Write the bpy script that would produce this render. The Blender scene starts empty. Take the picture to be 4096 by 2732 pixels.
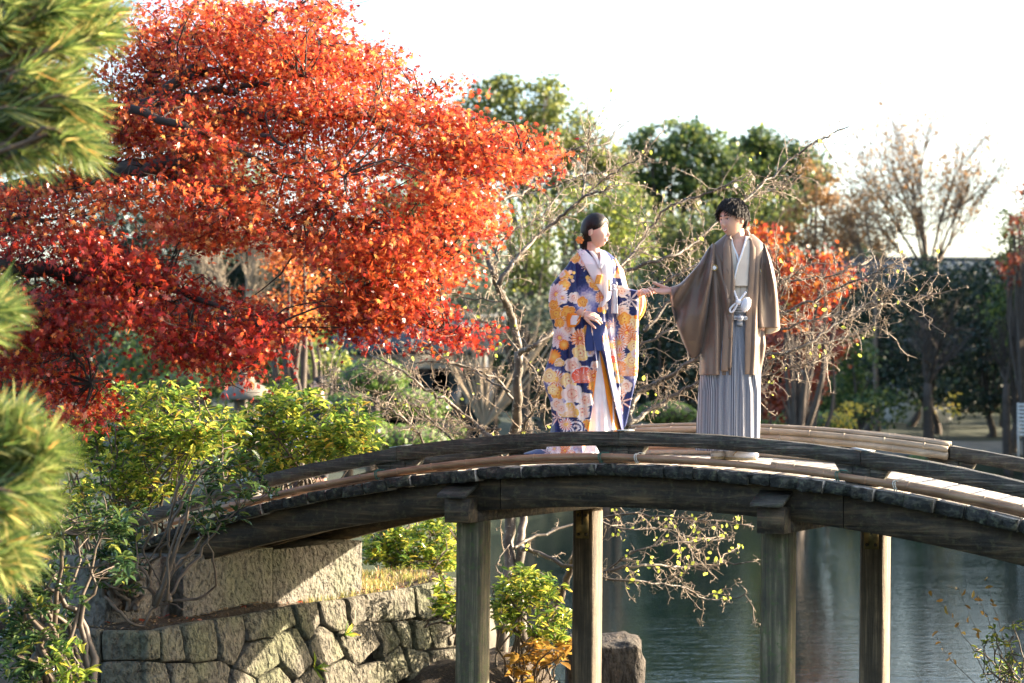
import bpy, math, random
import numpy as np
from mathutils import Vector, Matrix, noise as mnoise

# ------------------------------------------------------------------ camera, sky, sun, exposure
scene = bpy.context.scene
PITCH = math.radians(1.367); EYE = 2.8
cam_d = bpy.data.cameras.new('camera'); cam = bpy.data.objects.new('camera', cam_d)
scene.collection.objects.link(cam); scene.camera = cam
cam_d.lens = 70.0; cam_d.sensor_width = 36.0; cam_d.sensor_fit = 'HORIZONTAL'
cam_d.clip_end = 2000.0; cam_d.clip_start = 0.1
cam.location = (0, 0, EYE); cam.rotation_euler = (math.radians(90) + PITCH, 0, 0)
cam_d.dof.use_dof = True; cam_d.dof.focus_distance = 13.2; cam_d.dof.aperture_fstop = 2.6

SUN_AZ = math.radians(12.0)      # direction towards the sun, measured from +X (right) to +Y (away)
SUN_EL = math.radians(19.0)
world = bpy.data.worlds.new('World'); scene.world = world; world.use_nodes = True
wn = world.node_tree.nodes; wl = world.node_tree.links
sky = wn.new('ShaderNodeTexSky'); sky.sky_type = 'NISHITA'; sky.sun_disc = False
sky.sun_elevation = SUN_EL; sky.sun_rotation = math.radians(90) - SUN_AZ
sky.air_density = 1.0; sky.dust_density = 3.0; sky.ozone_density = 1.2
bg = wn['Background']; bg.inputs['Strength'].default_value = 0.1
wl.new(sky.outputs[0], bg.inputs['Color'])
sun_d = bpy.data.lights.new('sun', 'SUN'); sun_d.energy = 4.7; sun_d.angle = math.radians(0.5)
sun_d.color = (1.0, 0.81, 0.59)
sun = bpy.data.objects.new('sun', sun_d); scene.collection.objects.link(sun)
sdir = Vector((math.cos(SUN_EL) * math.cos(SUN_AZ), math.cos(SUN_EL) * math.sin(SUN_AZ), math.sin(SUN_EL)))
sun.rotation_euler = sdir.to_track_quat('Z', 'Y').to_euler(); sun.location = (20, 10, 30)
vs = scene.view_settings
vs.view_transform = 'Standard'; vs.look = 'None'; vs.exposure = 2.6; vs.gamma = 1.0; vs.use_curve_mapping = False
scene.render.engine = 'CYCLES'

# ------------------------------------------------------------------ helpers
FP = 7964.0
def ray(qx, qy):
    x = (qx - 2048) / FP; y = -(qy - 1366) / FP
    return np.array([x, math.cos(PITCH) - y * math.sin(PITCH), math.sin(PITCH) + y * math.cos(PITCH)])
def PQ(qx, qy, Y):
    d = ray(qx, qy); return np.array([0, 0, EYE]) + d * (Y / d[1])
DQ = 4096 / 2351.0
def PD(dx, dy, Y): return PQ(dx * DQ, dy * DQ, Y)
def PDv(dx, dy, Y):
    dx = np.asarray(dx, float) * DQ; dy = np.asarray(dy, float) * DQ; Y = np.asarray(Y, float)
    x = (dx - 2048) / FP; y = -(dy - 1366) / FP
    ry = math.cos(PITCH) - y * math.sin(PITCH); rz = math.sin(PITCH) + y * math.cos(PITCH)
    return np.stack([x * Y / ry, Y + 0 * x, EYE + rz * Y / ry], -1)

def tag(o, label=None, cat=None, group=None, kind=None):
    if label: o['label'] = label
    if cat: o['category'] = cat
    if group: o['group'] = group
    if kind: o['kind'] = kind
    return o
def empty(name, loc, label=None, cat=None, group=None, rz=0):
    o = bpy.data.objects.new(name, None); scene.collection.objects.link(o)
    o.location = [float(v) for v in loc]; o.rotation_euler = (0, 0, rz); o.empty_display_size = 0.2
    return tag(o, label, cat, group)
def rootloc(o):
    while o.parent: o = o.parent
    return np.array(o.location)

def make_mesh(name, V, F, smooth=False, uv=None, col=None):
    """F: one (m,k) int array or a list of such arrays / of index lists"""
    V = np.asarray(V, np.float32).reshape(-1, 3)
    me = bpy.data.meshes.new(name)
    if isinstance(F, np.ndarray): F = [F]
    F = [np.asarray(f, np.int32) for f in F if len(f)]
    blocks = []
    for f in F:
        if f.ndim == 1: f = f[None, :]
        blocks.append(f)
    nl = sum(b.size for b in blocks); nf = sum(len(b) for b in blocks)
    me.vertices.add(len(V)); me.vertices.foreach_set('co', V.ravel())
    me.loops.add(nl); me.polygons.add(nf)
    idx = np.concatenate([b.ravel() for b in blocks])
    tot = np.concatenate([np.full(len(b), b.shape[1], np.int32) for b in blocks])
    st = np.concatenate([[0], np.cumsum(tot)[:-1]]).astype(np.int32)
    me.loops.foreach_set('vertex_index', idx)
    me.polygons.foreach_set('loop_start', st)
    me.polygons.foreach_set('loop_total', tot)
    if smooth: me.polygons.foreach_set('use_smooth', np.ones(nf, bool))
    me.update(calc_edges=True)
    if uv is not None:
        l = me.uv_layers.new(name='UVMap'); l.data.foreach_set('uv', np.asarray(uv, np.float32)[idx].ravel())
    if col is not None:
        c = me.color_attributes.new('Col', 'FLOAT_COLOR', 'POINT')
        cc = np.ones((len(V), 4), np.float32); cc[:, :3] = col; c.data.foreach_set('color', cc.ravel())
    return me
def mk(name, V, F, mat, parent=None, smooth=False, uv=None, col=None, local=False, label=None, cat=None, group=None, kind=None, origin=None):
    V = np.asarray(V, float).reshape(-1, 3)
    if not local:
        if parent is not None: V = V - rootloc(parent)
        else:
            if origin is None: origin = np.array([V[:, 0].mean(), V[:, 1].mean(), V[:, 2].min()])
            V = V - origin
    me = make_mesh(name, V, F, smooth, uv, col)
    me.materials.append(mat)
    o = bpy.data.objects.new(name, me); scene.collection.objects.link(o)
    if parent is not None: o.parent = parent
    elif not local: o.location = [float(v) for v in origin]
    return tag(o, label, cat, group, kind)
def clone(o, parent, loc=None, rot=None, scl=None):
    c = o.copy(); scene.collection.objects.link(c); c.parent = parent
    if loc is not None: c.location = loc
    if rot is not None: c.rotation_euler = rot
    if scl is not None: c.scale = scl
    return c

class Bag:
    """collects polygons into one mesh"""
    def __init__(s): s.V = []; s.F = {}; s.n = 0
    def add(s, V, F):
        V = np.asarray(V, float).reshape(-1, 3)
        for f in F:
            f = np.asarray(f, np.int64)
            if f.ndim == 1: f = f[None, :]
            s.F.setdefault(f.shape[1], []).append(f + s.n)
        s.V.append(V); s.n += len(V)
    def box(s, lo, hi, skew=None):
        x0, y0, z0 = lo; x1, y1, z1 = hi
        V = np.array([(x, y, z) for z in (z0, z1) for y in (y0, y1) for x in (x0, x1)], float)
        if skew is not None: V = skew(V)
        s.add(V, [np.array([(0, 2, 3, 1), (4, 5, 7, 6), (0, 1, 5, 4), (2, 6, 7, 3), (0, 4, 6, 2), (1, 3, 7, 5)])])
    def tube(s, P, R, n=6, cap=True, squash=None):
        P = np.asarray(P, float); m = len(P)
        R = np.broadcast_to(np.asarray(R, float), (m,))
        T = np.gradient(P, axis=0); T /= np.linalg.norm(T, axis=1)[:, None] + 1e-12
        up = np.array([0, 0, 1.0]) if abs(T[0, 2]) < 0.9 else np.array([1.0, 0, 0])
        V = np.zeros((m, n, 3)); a = np.arange(n) * 2 * math.pi / n
        u = np.cross(T[0], up); u /= np.linalg.norm(u)
        for i in range(m):
            u = u - T[i] * (u @ T[i]); u /= np.linalg.norm(u) + 1e-12
            w = np.cross(T[i], u)
            V[i] = P[i] + R[i] * (np.cos(a)[:, None] * u + np.sin(a)[:, None] * w)
        i = np.arange(m - 1)[:, None]; j = np.arange(n)[None, :]; k = (j + 1) % n
        Q = np.stack([i * n + j, i * n + k, (i + 1) * n + k, (i + 1) * n + j], -1).reshape(-1, 4)
        F = [Q]
        if cap: F += [np.arange(n)[::-1], np.arange(n) + (m - 1) * n]
        s.add(V, F)
    def ellipsoid(s, c, r, nu=12, nv=8, rot=None):
        th = np.linspace(0, math.pi, nv + 1)[1:-1]; ph = np.arange(nu) * 2 * math.pi / nu
        V = [(0, 0, 1)] + [(math.sin(t) * math.cos(p), math.sin(t) * math.sin(p), math.cos(t)) for t in th for p in ph] + [(0, 0, -1)]
        V = np.array(V) * np.asarray(r)
        if rot is not None: V = V @ np.asarray(rot).T
        V = V + np.asarray(c)
        j = np.arange(nu); k = (j + 1) % nu
        T1 = np.stack([0 * j, 1 + j, 1 + k], -1); b = 1 + (nv - 2) * nu
        T2 = np.stack([0 * j + b + nu, b + k, b + j], -1)
        Q = [np.stack([1 + i * nu + j, 1 + (i + 1) * nu + j, 1 + (i + 1) * nu + k, 1 + i * nu + k], -1) for i in range(nv - 2)]
        s.add(V, [T1, T2] + Q)
    def build(s, name, mat, parent=None, **kw):
        V = np.concatenate(s.V); F = [np.concatenate(v) for v in s.F.values()]
        return mk(name, V, F, mat, parent, **kw)

def frames(N, rng, spin=None):
    """orthonormal frames (n,3,3) rows u,v,n for normals N"""
    N = N / (np.linalg.norm(N, axis=1)[:, None] + 1e-9)
    r = rng.normal(size=N.shape) if spin is None else spin
    U = r - N * np.sum(r * N, 1)[:, None]; U /= np.linalg.norm(U, axis=1)[:, None] + 1e-9
    W = np.cross(N, U)
    return np.stack([U, W, N], 1)
def scatter(T, TF, C, N, S, rng, spin=None):
    """template verts T(k,3), faces TF(f,m); at centres C, normals N, sizes S -> V,F"""
    M = frames(N, rng, spin)
    V = np.einsum('kj,njd->nkd', T, M) * S[:, None, None] + C[:, None, :]
    n, k = len(C), len(T)
    F = (TF[None] + (np.arange(n) * k)[:, None, None]).reshape(-1, TF.shape[1])
    return V.reshape(-1, 3), F
# leaf templates (unit size) : spin direction u = leaf axis
def t_maple():
    ang = [180, 232, 270, 308, 340, 0, 20, 52, 90, 128]
    P = [(0, 0, 0)]
    tips = [(-128, .42), (-84, .78), (-40, .96), (0, 1.05), (40, .96), (84, .78), (128, .42)]
    for i, (a, r) in enumerate(tips):
        if i: 
            am = (tips[i - 1][0] + a) / 2; P.append((.30 * math.cos(math.radians(am)), .30 * math.sin(math.radians(am)), .02))
        P.append((r * math.cos(math.radians(a)), r * math.sin(math.radians(a)), -.22 * r * r))
    n = len(P) - 1
    F = [(0, i, i + 1) for i in range(1, n)] + [(0, n, 1)]
    P = np.array(P, float) * .6
    return P, np.array(F)
def t_oval(w=.36, fold=.12):
    P = np.array([(-.5, 0, 0), (-.15, w / 2, fold), (.2, w * .45, fold), (.5, 0, -.05), (.2, -w * .45, fold), (-.15, -w / 2, fold), (0, 0, 0)], float)
    F = np.array([(0, 1, 6), (1, 2, 6), (2, 3, 6), (3, 4, 6), (4, 5, 6), (5, 0, 6)])
    F = F[:, ::-1]
    return P, F
def t_quad(w=.6):
    P = np.array([(-.5, 0, 0), (0, w / 2, .05), (.5, 0, 0), (0, -w / 2, .05)], float)
    return P, np.array([(0, 3, 2, 1)])

def smooth_pts(P, k=4):
    P = np.asarray(P, float); n = len(P)
    if n < 3: return P
    t = np.arange(n); tt = np.linspace(0, n - 1, (n - 1) * k + 1); out = []
    Pe = np.concatenate([2 * P[:1] - P[1:2], P, 2 * P[-1:] - P[-2:-1]])
    for x in tt:
        i = min(int(x), n - 2); f = x - i; a, b, c, d = Pe[i], Pe[i + 1], Pe[i + 2], Pe[i + 3]
        out.append(.5 * ((2 * b) + (-a + c) * f + (2 * a - 5 * b + 4 * c - d) * f * f + (-a + 3 * b - 3 * c + d) * f ** 3))
    return np.array(out)
def inpoly(x, y, poly):
    p = np.asarray(poly, float); c = np.zeros(len(x), bool); j = len(p) - 1
    for i in range(len(p)):
        xi, yi = p[i]; xj, yj = p[j]
        with np.errstate(divide='ignore', invalid='ignore'):
            m = ((yi > y) != (yj > y)) & (x < (xj - xi) * (y - yi) / (yj - yi + 1e-12) + xi)
        c ^= m; j = i
    return c
def rand_in(poly, n, rng):
    p = np.asarray(poly, float); lo = p.min(0); hi = p.max(0); X = []; c = 0
    while c < n:
        q = rng.uniform(lo, hi, (n * 2, 2)); q = q[inpoly(q[:, 0], q[:, 1], p)]; X.append(q); c += len(q)
    return np.concatenate(X)[:n]

# ------------------------------------------------------------------ materials
def newmat(name):
    m = bpy.data.materials.new(name); m.use_nodes = True
    nt = m.node_tree; return m, nt.nodes, nt.links, nt.nodes['Principled BSDF']
def texco(N, L, kind='Object', scale=(1, 1, 1)):
    t = N.new('ShaderNodeTexCoord'); mp = N.new('ShaderNodeMapping'); mp.inputs['Scale'].default_value = scale
    L.new(t.outputs[kind], mp.inputs['Vector']); return mp.outputs['Vector']
def noise(N, L, vec, scale, detail=4, rough=.6, dist=0):
    n = N.new('ShaderNodeTexNoise'); n.inputs['Scale'].default_value = scale; n.inputs['Detail'].default_value = detail
    n.inputs['Roughness'].default_value = rough; n.inputs['Distortion'].default_value = dist
    L.new(vec, n.inputs['Vector']); return n.outputs['Fac']
def ramp(N, L, fac, stops, interp='LINEAR'):
    r = N.new('ShaderNodeValToRGB'); cr = r.color_ramp; cr.interpolation = interp
    while len(cr.elements) < len(stops): cr.elements.new(0.5)
    for e, (p, c) in zip(cr.elements, stops):
        e.position = p; e.color = (c[0], c[1], c[2], 1)
    L.new(fac, r.inputs['Fac']); return r.outputs['Color']
def mixc(N, L, fac, a, b, mode='MIX'):
    m = N.new('ShaderNodeMix'); m.data_type = 'RGBA'; m.blend_type = mode
    for sock, v in ((m.inputs[0], fac), (m.inputs[6], a), (m.inputs[7], b)):
        if hasattr(v, 'links') or hasattr(v, 'is_linked'): L.new(v, sock)
        elif isinstance(v, (int, float)): sock.default_value = v
        else: sock.default_value = (v[0], v[1], v[2], 1)
    return m.outputs[2]
def bump(N, L, h, strength, dist, bsdf, prev=None):
    b = N.new('ShaderNodeBump'); b.inputs['Strength'].default_value = strength; b.inputs['Distance'].default_value = dist
    L.new(h, b.inputs['Height'])
    if prev is not None: L.new(prev, b.inputs['Normal'])
    L.new(b.outputs['Normal'], bsdf.inputs['Normal']); return b.outputs['Normal']
def island(N, L):
    g = N.new('ShaderNodeNewGeometry'); return g.outputs['Random Per Island']
def wood_mat(name, c1, c2, c3, grain=(2, 40, 40), rough=.75, bs=.6, moss=None, coord='Object'):
    m, N, L, B = newmat(name)
    v = texco(N, L, coord, grain); v2 = texco(N, L, coord, (1, 1, 1))
    a = noise(N, L, v, 1.0, 6, .65, .6); b = noise(N, L, v2, 5.0, 5, .6); c = noise(N, L, v2, 22, 4, .7)
    col = ramp(N, L, a, [(.3, c1), (.52, c2), (.7, c3)])
    col = mixc(N, L, ramp(N, L, b, [(.42, (0, 0, 0)), (.62, (1, 1, 1))]), col, mixc(N, L, .6, col, c1))
    if moss is not None: col = mixc(N, L, ramp(N, L, c, [(.52, (0, 0, 0)), (.66, (.8, .8, .8))]), col, moss)
    L.new(col, B.inputs['Base Color']); B.inputs['Roughness'].default_value = rough
    n1 = bump(N, L, a, bs, .02, B); bump(N, L, c, bs * .6, .02, B, n1)
    return m
def leaf_mat(name, stops, trans=.45, gloss=.35, boost=1.6, mscale=0, mcol=None):
    m, N, L, B = newmat(name)
    r = island(N, L); col = ramp(N, L, r, stops)
    if mcol is not None:
        v = texco(N, L, 'Object'); f = noise(N, L, v, mscale, 2, .5)
        col = mixc(N, L, ramp(N, L, f, [(.45, (0, 0, 0)), (.6, (1, 1, 1))]), col, mixc(N, L, .75, col, mcol))
    L.new(col, B.inputs['Base Color']); B.inputs['Roughness'].default_value = gloss
    B.inputs['Specular IOR Level'].default_value = .5
    t = N.new('ShaderNodeBsdfTranslucent'); bc = mixc(N, L, 1.0, col, (boost, boost, boost), 'MULTIPLY')
    L.new(bc, t.inputs['Color'])
    mx = N.new('ShaderNodeMixShader'); mx.inputs[0].default_value = trans
    L.new(B.outputs[0], mx.inputs[1]); L.new(t.outputs[0], mx.inputs[2])
    L.new(mx.outputs[0], N['Material Output'].inputs['Surface'])
    return m
def plain_mat(name, c, rough=.6, var=.25, scale=20, bs=.2, metal=0, sheen=0, stretch=(1, 1, 1), bd=.004):
    m, N, L, B = newmat(name)
    v = texco(N, L, 'Object', stretch); a = noise(N, L, v, scale, 5, .6)
    c = np.array(c); L.new(ramp(N, L, a, [(.3, c * (1 - var)), (.7, np.minimum(c * (1 + var), 1))]), B.inputs['Base Color'])
    B.inputs['Roughness'].default_value = rough; B.inputs['Metallic'].default_value = metal
    if sheen: B.inputs['Sheen Weight'].default_value = sheen
    bump(N, L, a, bs, bd, B); return m
# ------------------------------------------------------------------ water
def water_mat():
    m, N, L, B = newmat('pond_water')
    v = texco(N, L, 'Object', (1.6, 4.2, 1)); a = noise(N, L, v, 1.2, 5, .62, .3)
    v2 = texco(N, L, 'Object', (.12, .4, 1)); b = noise(N, L, v2, 1.0, 3, .5)
    B.inputs['Base Color'].default_value = (.0012, .0065, .007, 1)
    B.inputs['Specular Tint'].default_value = (.72, 1, .96, 1); B.inputs['Roughness'].default_value = .03; B.inputs['IOR'].default_value = 1.33
    mul = N.new('ShaderNodeMath'); mul.operation = 'MULTIPLY'
    L.new(a, mul.inputs[0]); L.new(ramp(N, L, b, [(.3, (.45,) * 3), (.65, (1,) * 3)]), mul.inputs[1])
    n1 = bump(N, L, mul.outputs[0], 1.0, .0075, B); c = noise(N, L, texco(N, L, 'Object', (7, 20, 1)), 1.0, 2, .5); bump(N, L, c, 1.0, .0022, B, n1); return m
M_water = water_mat()
xs = [-90, 90]; 
mk('water', [(-120, -10, 0), (120, -10, 0), (120, 150, 0), (-120, 150, 0)], np.array([(0, 1, 2, 3)]), M_water, kind='structure', origin=np.array([0, 20, 0]))

# ------------------------------------------------------------------ ground
def soil_mat(name, c1, c2, c3, sc=3.0):
    m, N, L, B = newmat(name)
    v = texco(N, L, 'Object'); a = noise(N, L, v, sc, 6, .65); b = noise(N, L, v, sc * 14, 5, .7)
    col = ramp(N, L, a, [(.35, c1), (.6, c2)]); col = mixc(N, L, ramp(N, L, b, [(.55, (0,) * 3), (.68, (1,) * 3)]), col, c3)
    L.new(col, B.inputs['Base Color']); B.inputs['Roughness'].default_value = .95
    bump(N, L, b, .8, .03, B); return m
M_soil = soil_mat('leaf_litter_soil', (.025, .018, .013), (.05, .036, .022), (.16, .11, .06), 3)
M_lawn = soil_mat('lawn', (.012, .025, .014), (.026, .038, .018), (.045, .048, .022), .6)
M_path = soil_mat('gravel_path', (.2, .19, .16), (.26, .24, .2), (.16, .15, .13), 1.5)
C0 = np.array([-2.34, 12.68]); WD = np.array([.49, .872]); WN = np.array([.872, -.49])   # near wall corner, direction, outward normal
def grid_ground(name, x0, x1, y0, y1, nx, ny, hf, mat):
    X, Y = np.meshgrid(np.linspace(x0, x1, nx), np.linspace(y0, y1, ny)); Z = hf(X, Y)
    V = np.stack([X, Y, Z], -1).reshape(-1, 3)
    i = np.arange(ny - 1)[:, None]; j = np.arange(nx - 1)[None, :]
    F = np.stack([i * nx + j, i * nx + j + 1, (i + 1) * nx + j + 1, (i + 1) * nx + j], -1).reshape(-1, 4)
    return mk(name, V, F, mat, smooth=True, kind='structure', origin=np.array([x0, y0, 0]))
def vnoise(X, Y, s=1.0, o=0):
    return (np.sin(X * 1.7 * s + 1.3 + o) * np.cos(Y * 1.3 * s + .7 * o) + .5 * np.sin(X * 3.9 * s + Y * 2.3 * s + o) + .25 * np.sin(X * 9.1 * s - Y * 7.7 * s))
def h_near(X, Y):
    dw = (X - C0[0]) * WN[0] + (Y - C0[1]) * WN[1]          # >0 : over the water side
    along = (X - C0[0]) * WD[0] + (Y - C0[1]) * WD[1]
    d = np.maximum(dw, (C0[1] + .08) - Y)
    # behind 4.2 m the retaining wall gives way to a natural bank
    nat = np.clip((along - 4.0) / 1.5, 0, 1)
    edge = np.clip(-d / (.12 + nat * 2.0), 0, 1)
    z = 1.27 + .03 * vnoise(X, Y, 1.3) + .12 * np.clip((-X - 2.8) / 3, 0, 1)
    far = np.clip((19.5 - Y + .6 * np.sin(X)) / 2.5, 0, 1)
    return -.6 + (z + .6) * edge * far
grid_ground('near_bank', -16, 2.2, 11.9, 22, 180, 140, h_near, M_soil)
def h_low(X, Y):   # low muddy foot of the wall on the near side, and below the shrubs
    return -.35 + .75 * np.clip(1.2 - np.hypot((X + 3.9) / 2.2, (Y - 11.2) / 1.5), 0, 1) + .03 * vnoise(X, Y, 2)
grid_ground('bank_foot', -8, -1.2, 8.6, 12.8, 60, 50, h_low, M_soil)
def h_mid(X, Y):
    c = np.hypot((X + .5) / 1.15, (Y - 16.2) / 1.7)
    return -.5 + 1.15 * np.clip(1.5 - c, 0, 1) ** .8 + .04 * vnoise(X, Y, 3)
grid_ground('tree_islet', -2.4, 1.4, 13.6, 19, 50, 60, h_mid, M_soil)
def shore(X):
    t = np.clip((X + 2.5) / 5.0, 0, 1); t = t * t * (3 - 2 * t)
    return 31 + t * 19 + np.clip((X - 4) / 8, 0, 1) * 16 + .8 * np.sin(X * .8)
def h_far(X, Y):
    d = Y - shore(X)
    return np.where(d < 0, -.6 + np.clip(d + 1, 0, 1) * .5, np.minimum(.35 + .5 * np.clip(d / 3, 0, 1) + d * .022, 2.3)) + .04 * vnoise(X, Y, .5)
M_far = soil_mat('shaded_garden_ground', (.02, .035, .02), (.04, .055, .028), (.07, .07, .035), .5)
grid_ground('far_bank', -70, 70, 28, 150, 200, 170, h_far, M_lawn)
def h_path(X, Y): return h_far(X, Y) + .03
px = np.linspace(10, 40, 30); V = []; 
for x in px:
    s = float(shore(np.array(x)))
    for k in (1.0, 3.2): V.append((x, s + k, float(h_far(np.array(x), np.array(s + k))) + .05))
mk('path', V, np.array([(2 * i, 2 * i + 2, 2 * i + 3, 2 * i + 1) for i in range(len(px) - 1)]), M_path, kind='structure')
# ------------------------------------------------------------------ arched bridge (local frame: x along, y across away from camera, z up)
BT = math.radians(-25.0); BO = np.array([-.24, 12.8, 0])
BA = np.array([math.cos(BT), math.sin(BT), 0]); BB = np.array([-math.sin(BT), math.cos(BT), 0])
SC = 1.03; KC = .0455
def arch(s, z0): return z0 - KC * (s - SC) ** 2
def bw(s, w, z): return BO + BA * s + BB * w + np.array([0, 0, z])     # bridge local -> world
M_girder = wood_mat('dark_weathered_beam', (.009, .0075, .005), (.055, .037, .02), (.19, .125, .06), (2.2, 24, 24), .7, .8, (.085, .075, .035))
M_rail = wood_mat('weathered_rail_wood', (.014, .014, .011), (.055, .05, .038), (.3, .25, .19), (3.5, 70, 70), .55, 1.0, (.09, .1, .06))
M_plank = wood_mat('old_deck_plank', (.2, .18, .15), (.42, .38, .32), (.55, .51, .45), (40, 2, 30), .5, .6)
M_plank_end = wood_mat('rotten_plank_end', (.008, .009, .008), (.03, .03, .025), (.15, .14, .1), (14, 14, 30), .85, 1.2, (.12, .13, .08))
M_post = wood_mat('mossy_post_wood', (.03, .026, .015), (.1, .088, .042), (.28, .23, .13), (45, 45, 1.6), .75, .6, (.06, .085, .02))
M_postd = wood_mat('dark_post_wood', (.04, .032, .022), (.11, .085, .055), (.28, .21, .13), (45, 45, 1.6), .75, .6)
M_bamboo = wood_mat('weathered_bamboo', (.16, .085, .045), (.32, .185, .1), (.44, .29, .16), (3, 30, 30), .38, .15)
M_bamboo_old = wood_mat('grey_bamboo', (.18, .14, .095), (.33, .27, .19), (.46, .38, .28), (3, 30, 30), .42, .2)
M_brass = plain_mat('tarnished_brass_plate', (.2, .15, .06), .45, .4, 25, .3, .5)
M_iron = plain_mat('iron_bolt', (.06, .05, .04), .5, .3, 30, .3, .7)
M_zinc = plain_mat('pale_metal_strip', (.4, .43, .42), .35, .2, 30, .1, .4)
M_rope = plain_mat('green_tie', (.02, .12, .09), .6, .2, 50, .2)
M_wire = plain_mat('white_tie', (.6, .58, .5), .6, .2, 50, .2)
bridge = empty('arched_bridge', BO, 'weathered dark wooden arched footbridge over the pond that the couple stands on', 'bridge', rz=BT)
random.seed(5); rng = np.random.default_rng(5)
W0, W1 = 0.0, 2.0          # near and far beam faces
def curved(bag, s0, s1, w0, w1, ztop, zbot, n=24, jit=0, seed=0):
    S = np.linspace(s0, s1, n + 1); r = np.random.default_rng(seed)
    V = []
    for s in S:
        a, b = arch(s, ztop), arch(s, zbot); j = r.normal(0, jit, 4) if jit else np.zeros(4)
        V += [(s, w0 + j[0], b), (s, w1 + j[1], b), (s, w1, a + j[2]), (s, w0, a + j[3])]
    i = np.arange(n)[:, None] * 4; k = np.arange(4)[None]
    Q = np.stack([i + k, i + 4 + k, i + 4 + (k + 1) % 4, i + (k + 1) % 4], -1).reshape(-1, 4)
    bag.add(V, [Q, (3, 2, 1, 0), tuple(4 * n + q for q in (0, 1, 2, 3))])
# planks
S0, S1 = -2.75, 5.2; s = S0; i = 0
def add_plank(s, wd):
    sm = s + wd / 2; a = arch(sm, 0); sl = -math.atan(2 * KC * (sm - SC)); th = random.uniform(.066, .078)
    e0 = -.12 + random.uniform(-.035, .03); e1 = W1 + .13 + random.uniform(-.03, .03)
    r = np.random.default_rng(int((s + 9) * 1000))
    zt = 2.335 + random.uniform(-.004, .004)
    # near end jagged: 5 columns, 4 rows deep end
    nx, ny = 5, 9
    ys = np.array([e0, e0 + .03, e0 + .1, .4, .9, 1.4, 1.9, e1 - .03, e1])
    V = []; cs, sn = math.cos(sl), math.sin(sl)
    for lay in (0, 1):
        for jy, y in enumerate(ys):
            for ix in range(nx):
                x = (ix / (nx - 1) - .5) * wd * .96
                z = 0 if lay else -th
                yy = y
                if jy == 0: yy += r.uniform(-.02, .035); z += (r.uniform(-.022, 0.004) if lay else r.uniform(-.006, .028))
                if jy == 1: z += r.uniform(-.006, 0) if lay else 0
                V.append((sm + x * cs - z * sn, yy, a + zt + x * sn + z * cs))
    n = nx * ny; F = []
    for jy in range(ny - 1):
        for ix in range(nx - 1):
            q = jy * nx + ix; F.append((q, q + nx, q + nx + 1, q + 1)); F.append((n + q, n + q + 1, n + q + nx + 1, n + q + nx))
    for jy in range(ny - 1):
        q = jy * nx; F.append((q, n + q, n + q + nx, q + nx)); q += nx - 1; F.append((q, q + nx, n + q + nx, n + q))
    for ix in range(nx - 1):
        F.append((ix, ix + 1, n + ix + 1, n + ix)); q = (ny - 1) * nx + ix; F.append((q, n + q, n + q + 1, q + 1))
    o = mk('deck_plank', V, np.array(F), M_plank, bridge, local=True)
    o.data.materials.append(M_plank_end)
    for p in o.data.polygons:
        if p.center.y < e0 + .045: p.material_index = 1
while s < S1:
    wd = random.uniform(.13, .19); add_plank(s, wd); s += wd
# beams: near and far girder, each of two lengths butted at the bents, plus inner beams
for w in (0.0, 1.82):
    for a, b in ((-2.9, .18), (.186, 2.42), (2.426, 5.2)):
        g = Bag(); curved(g, a, b, w, w + .17, 2.262, 2.065, 18); g.build('girder', M_girder, bridge, local=True)
g = Bag(); curved(g, -2.8, 5.2, .8, .95, 2.262, 2.1, 30); g.build('girder', M_girder, bridge, local=True)
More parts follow.
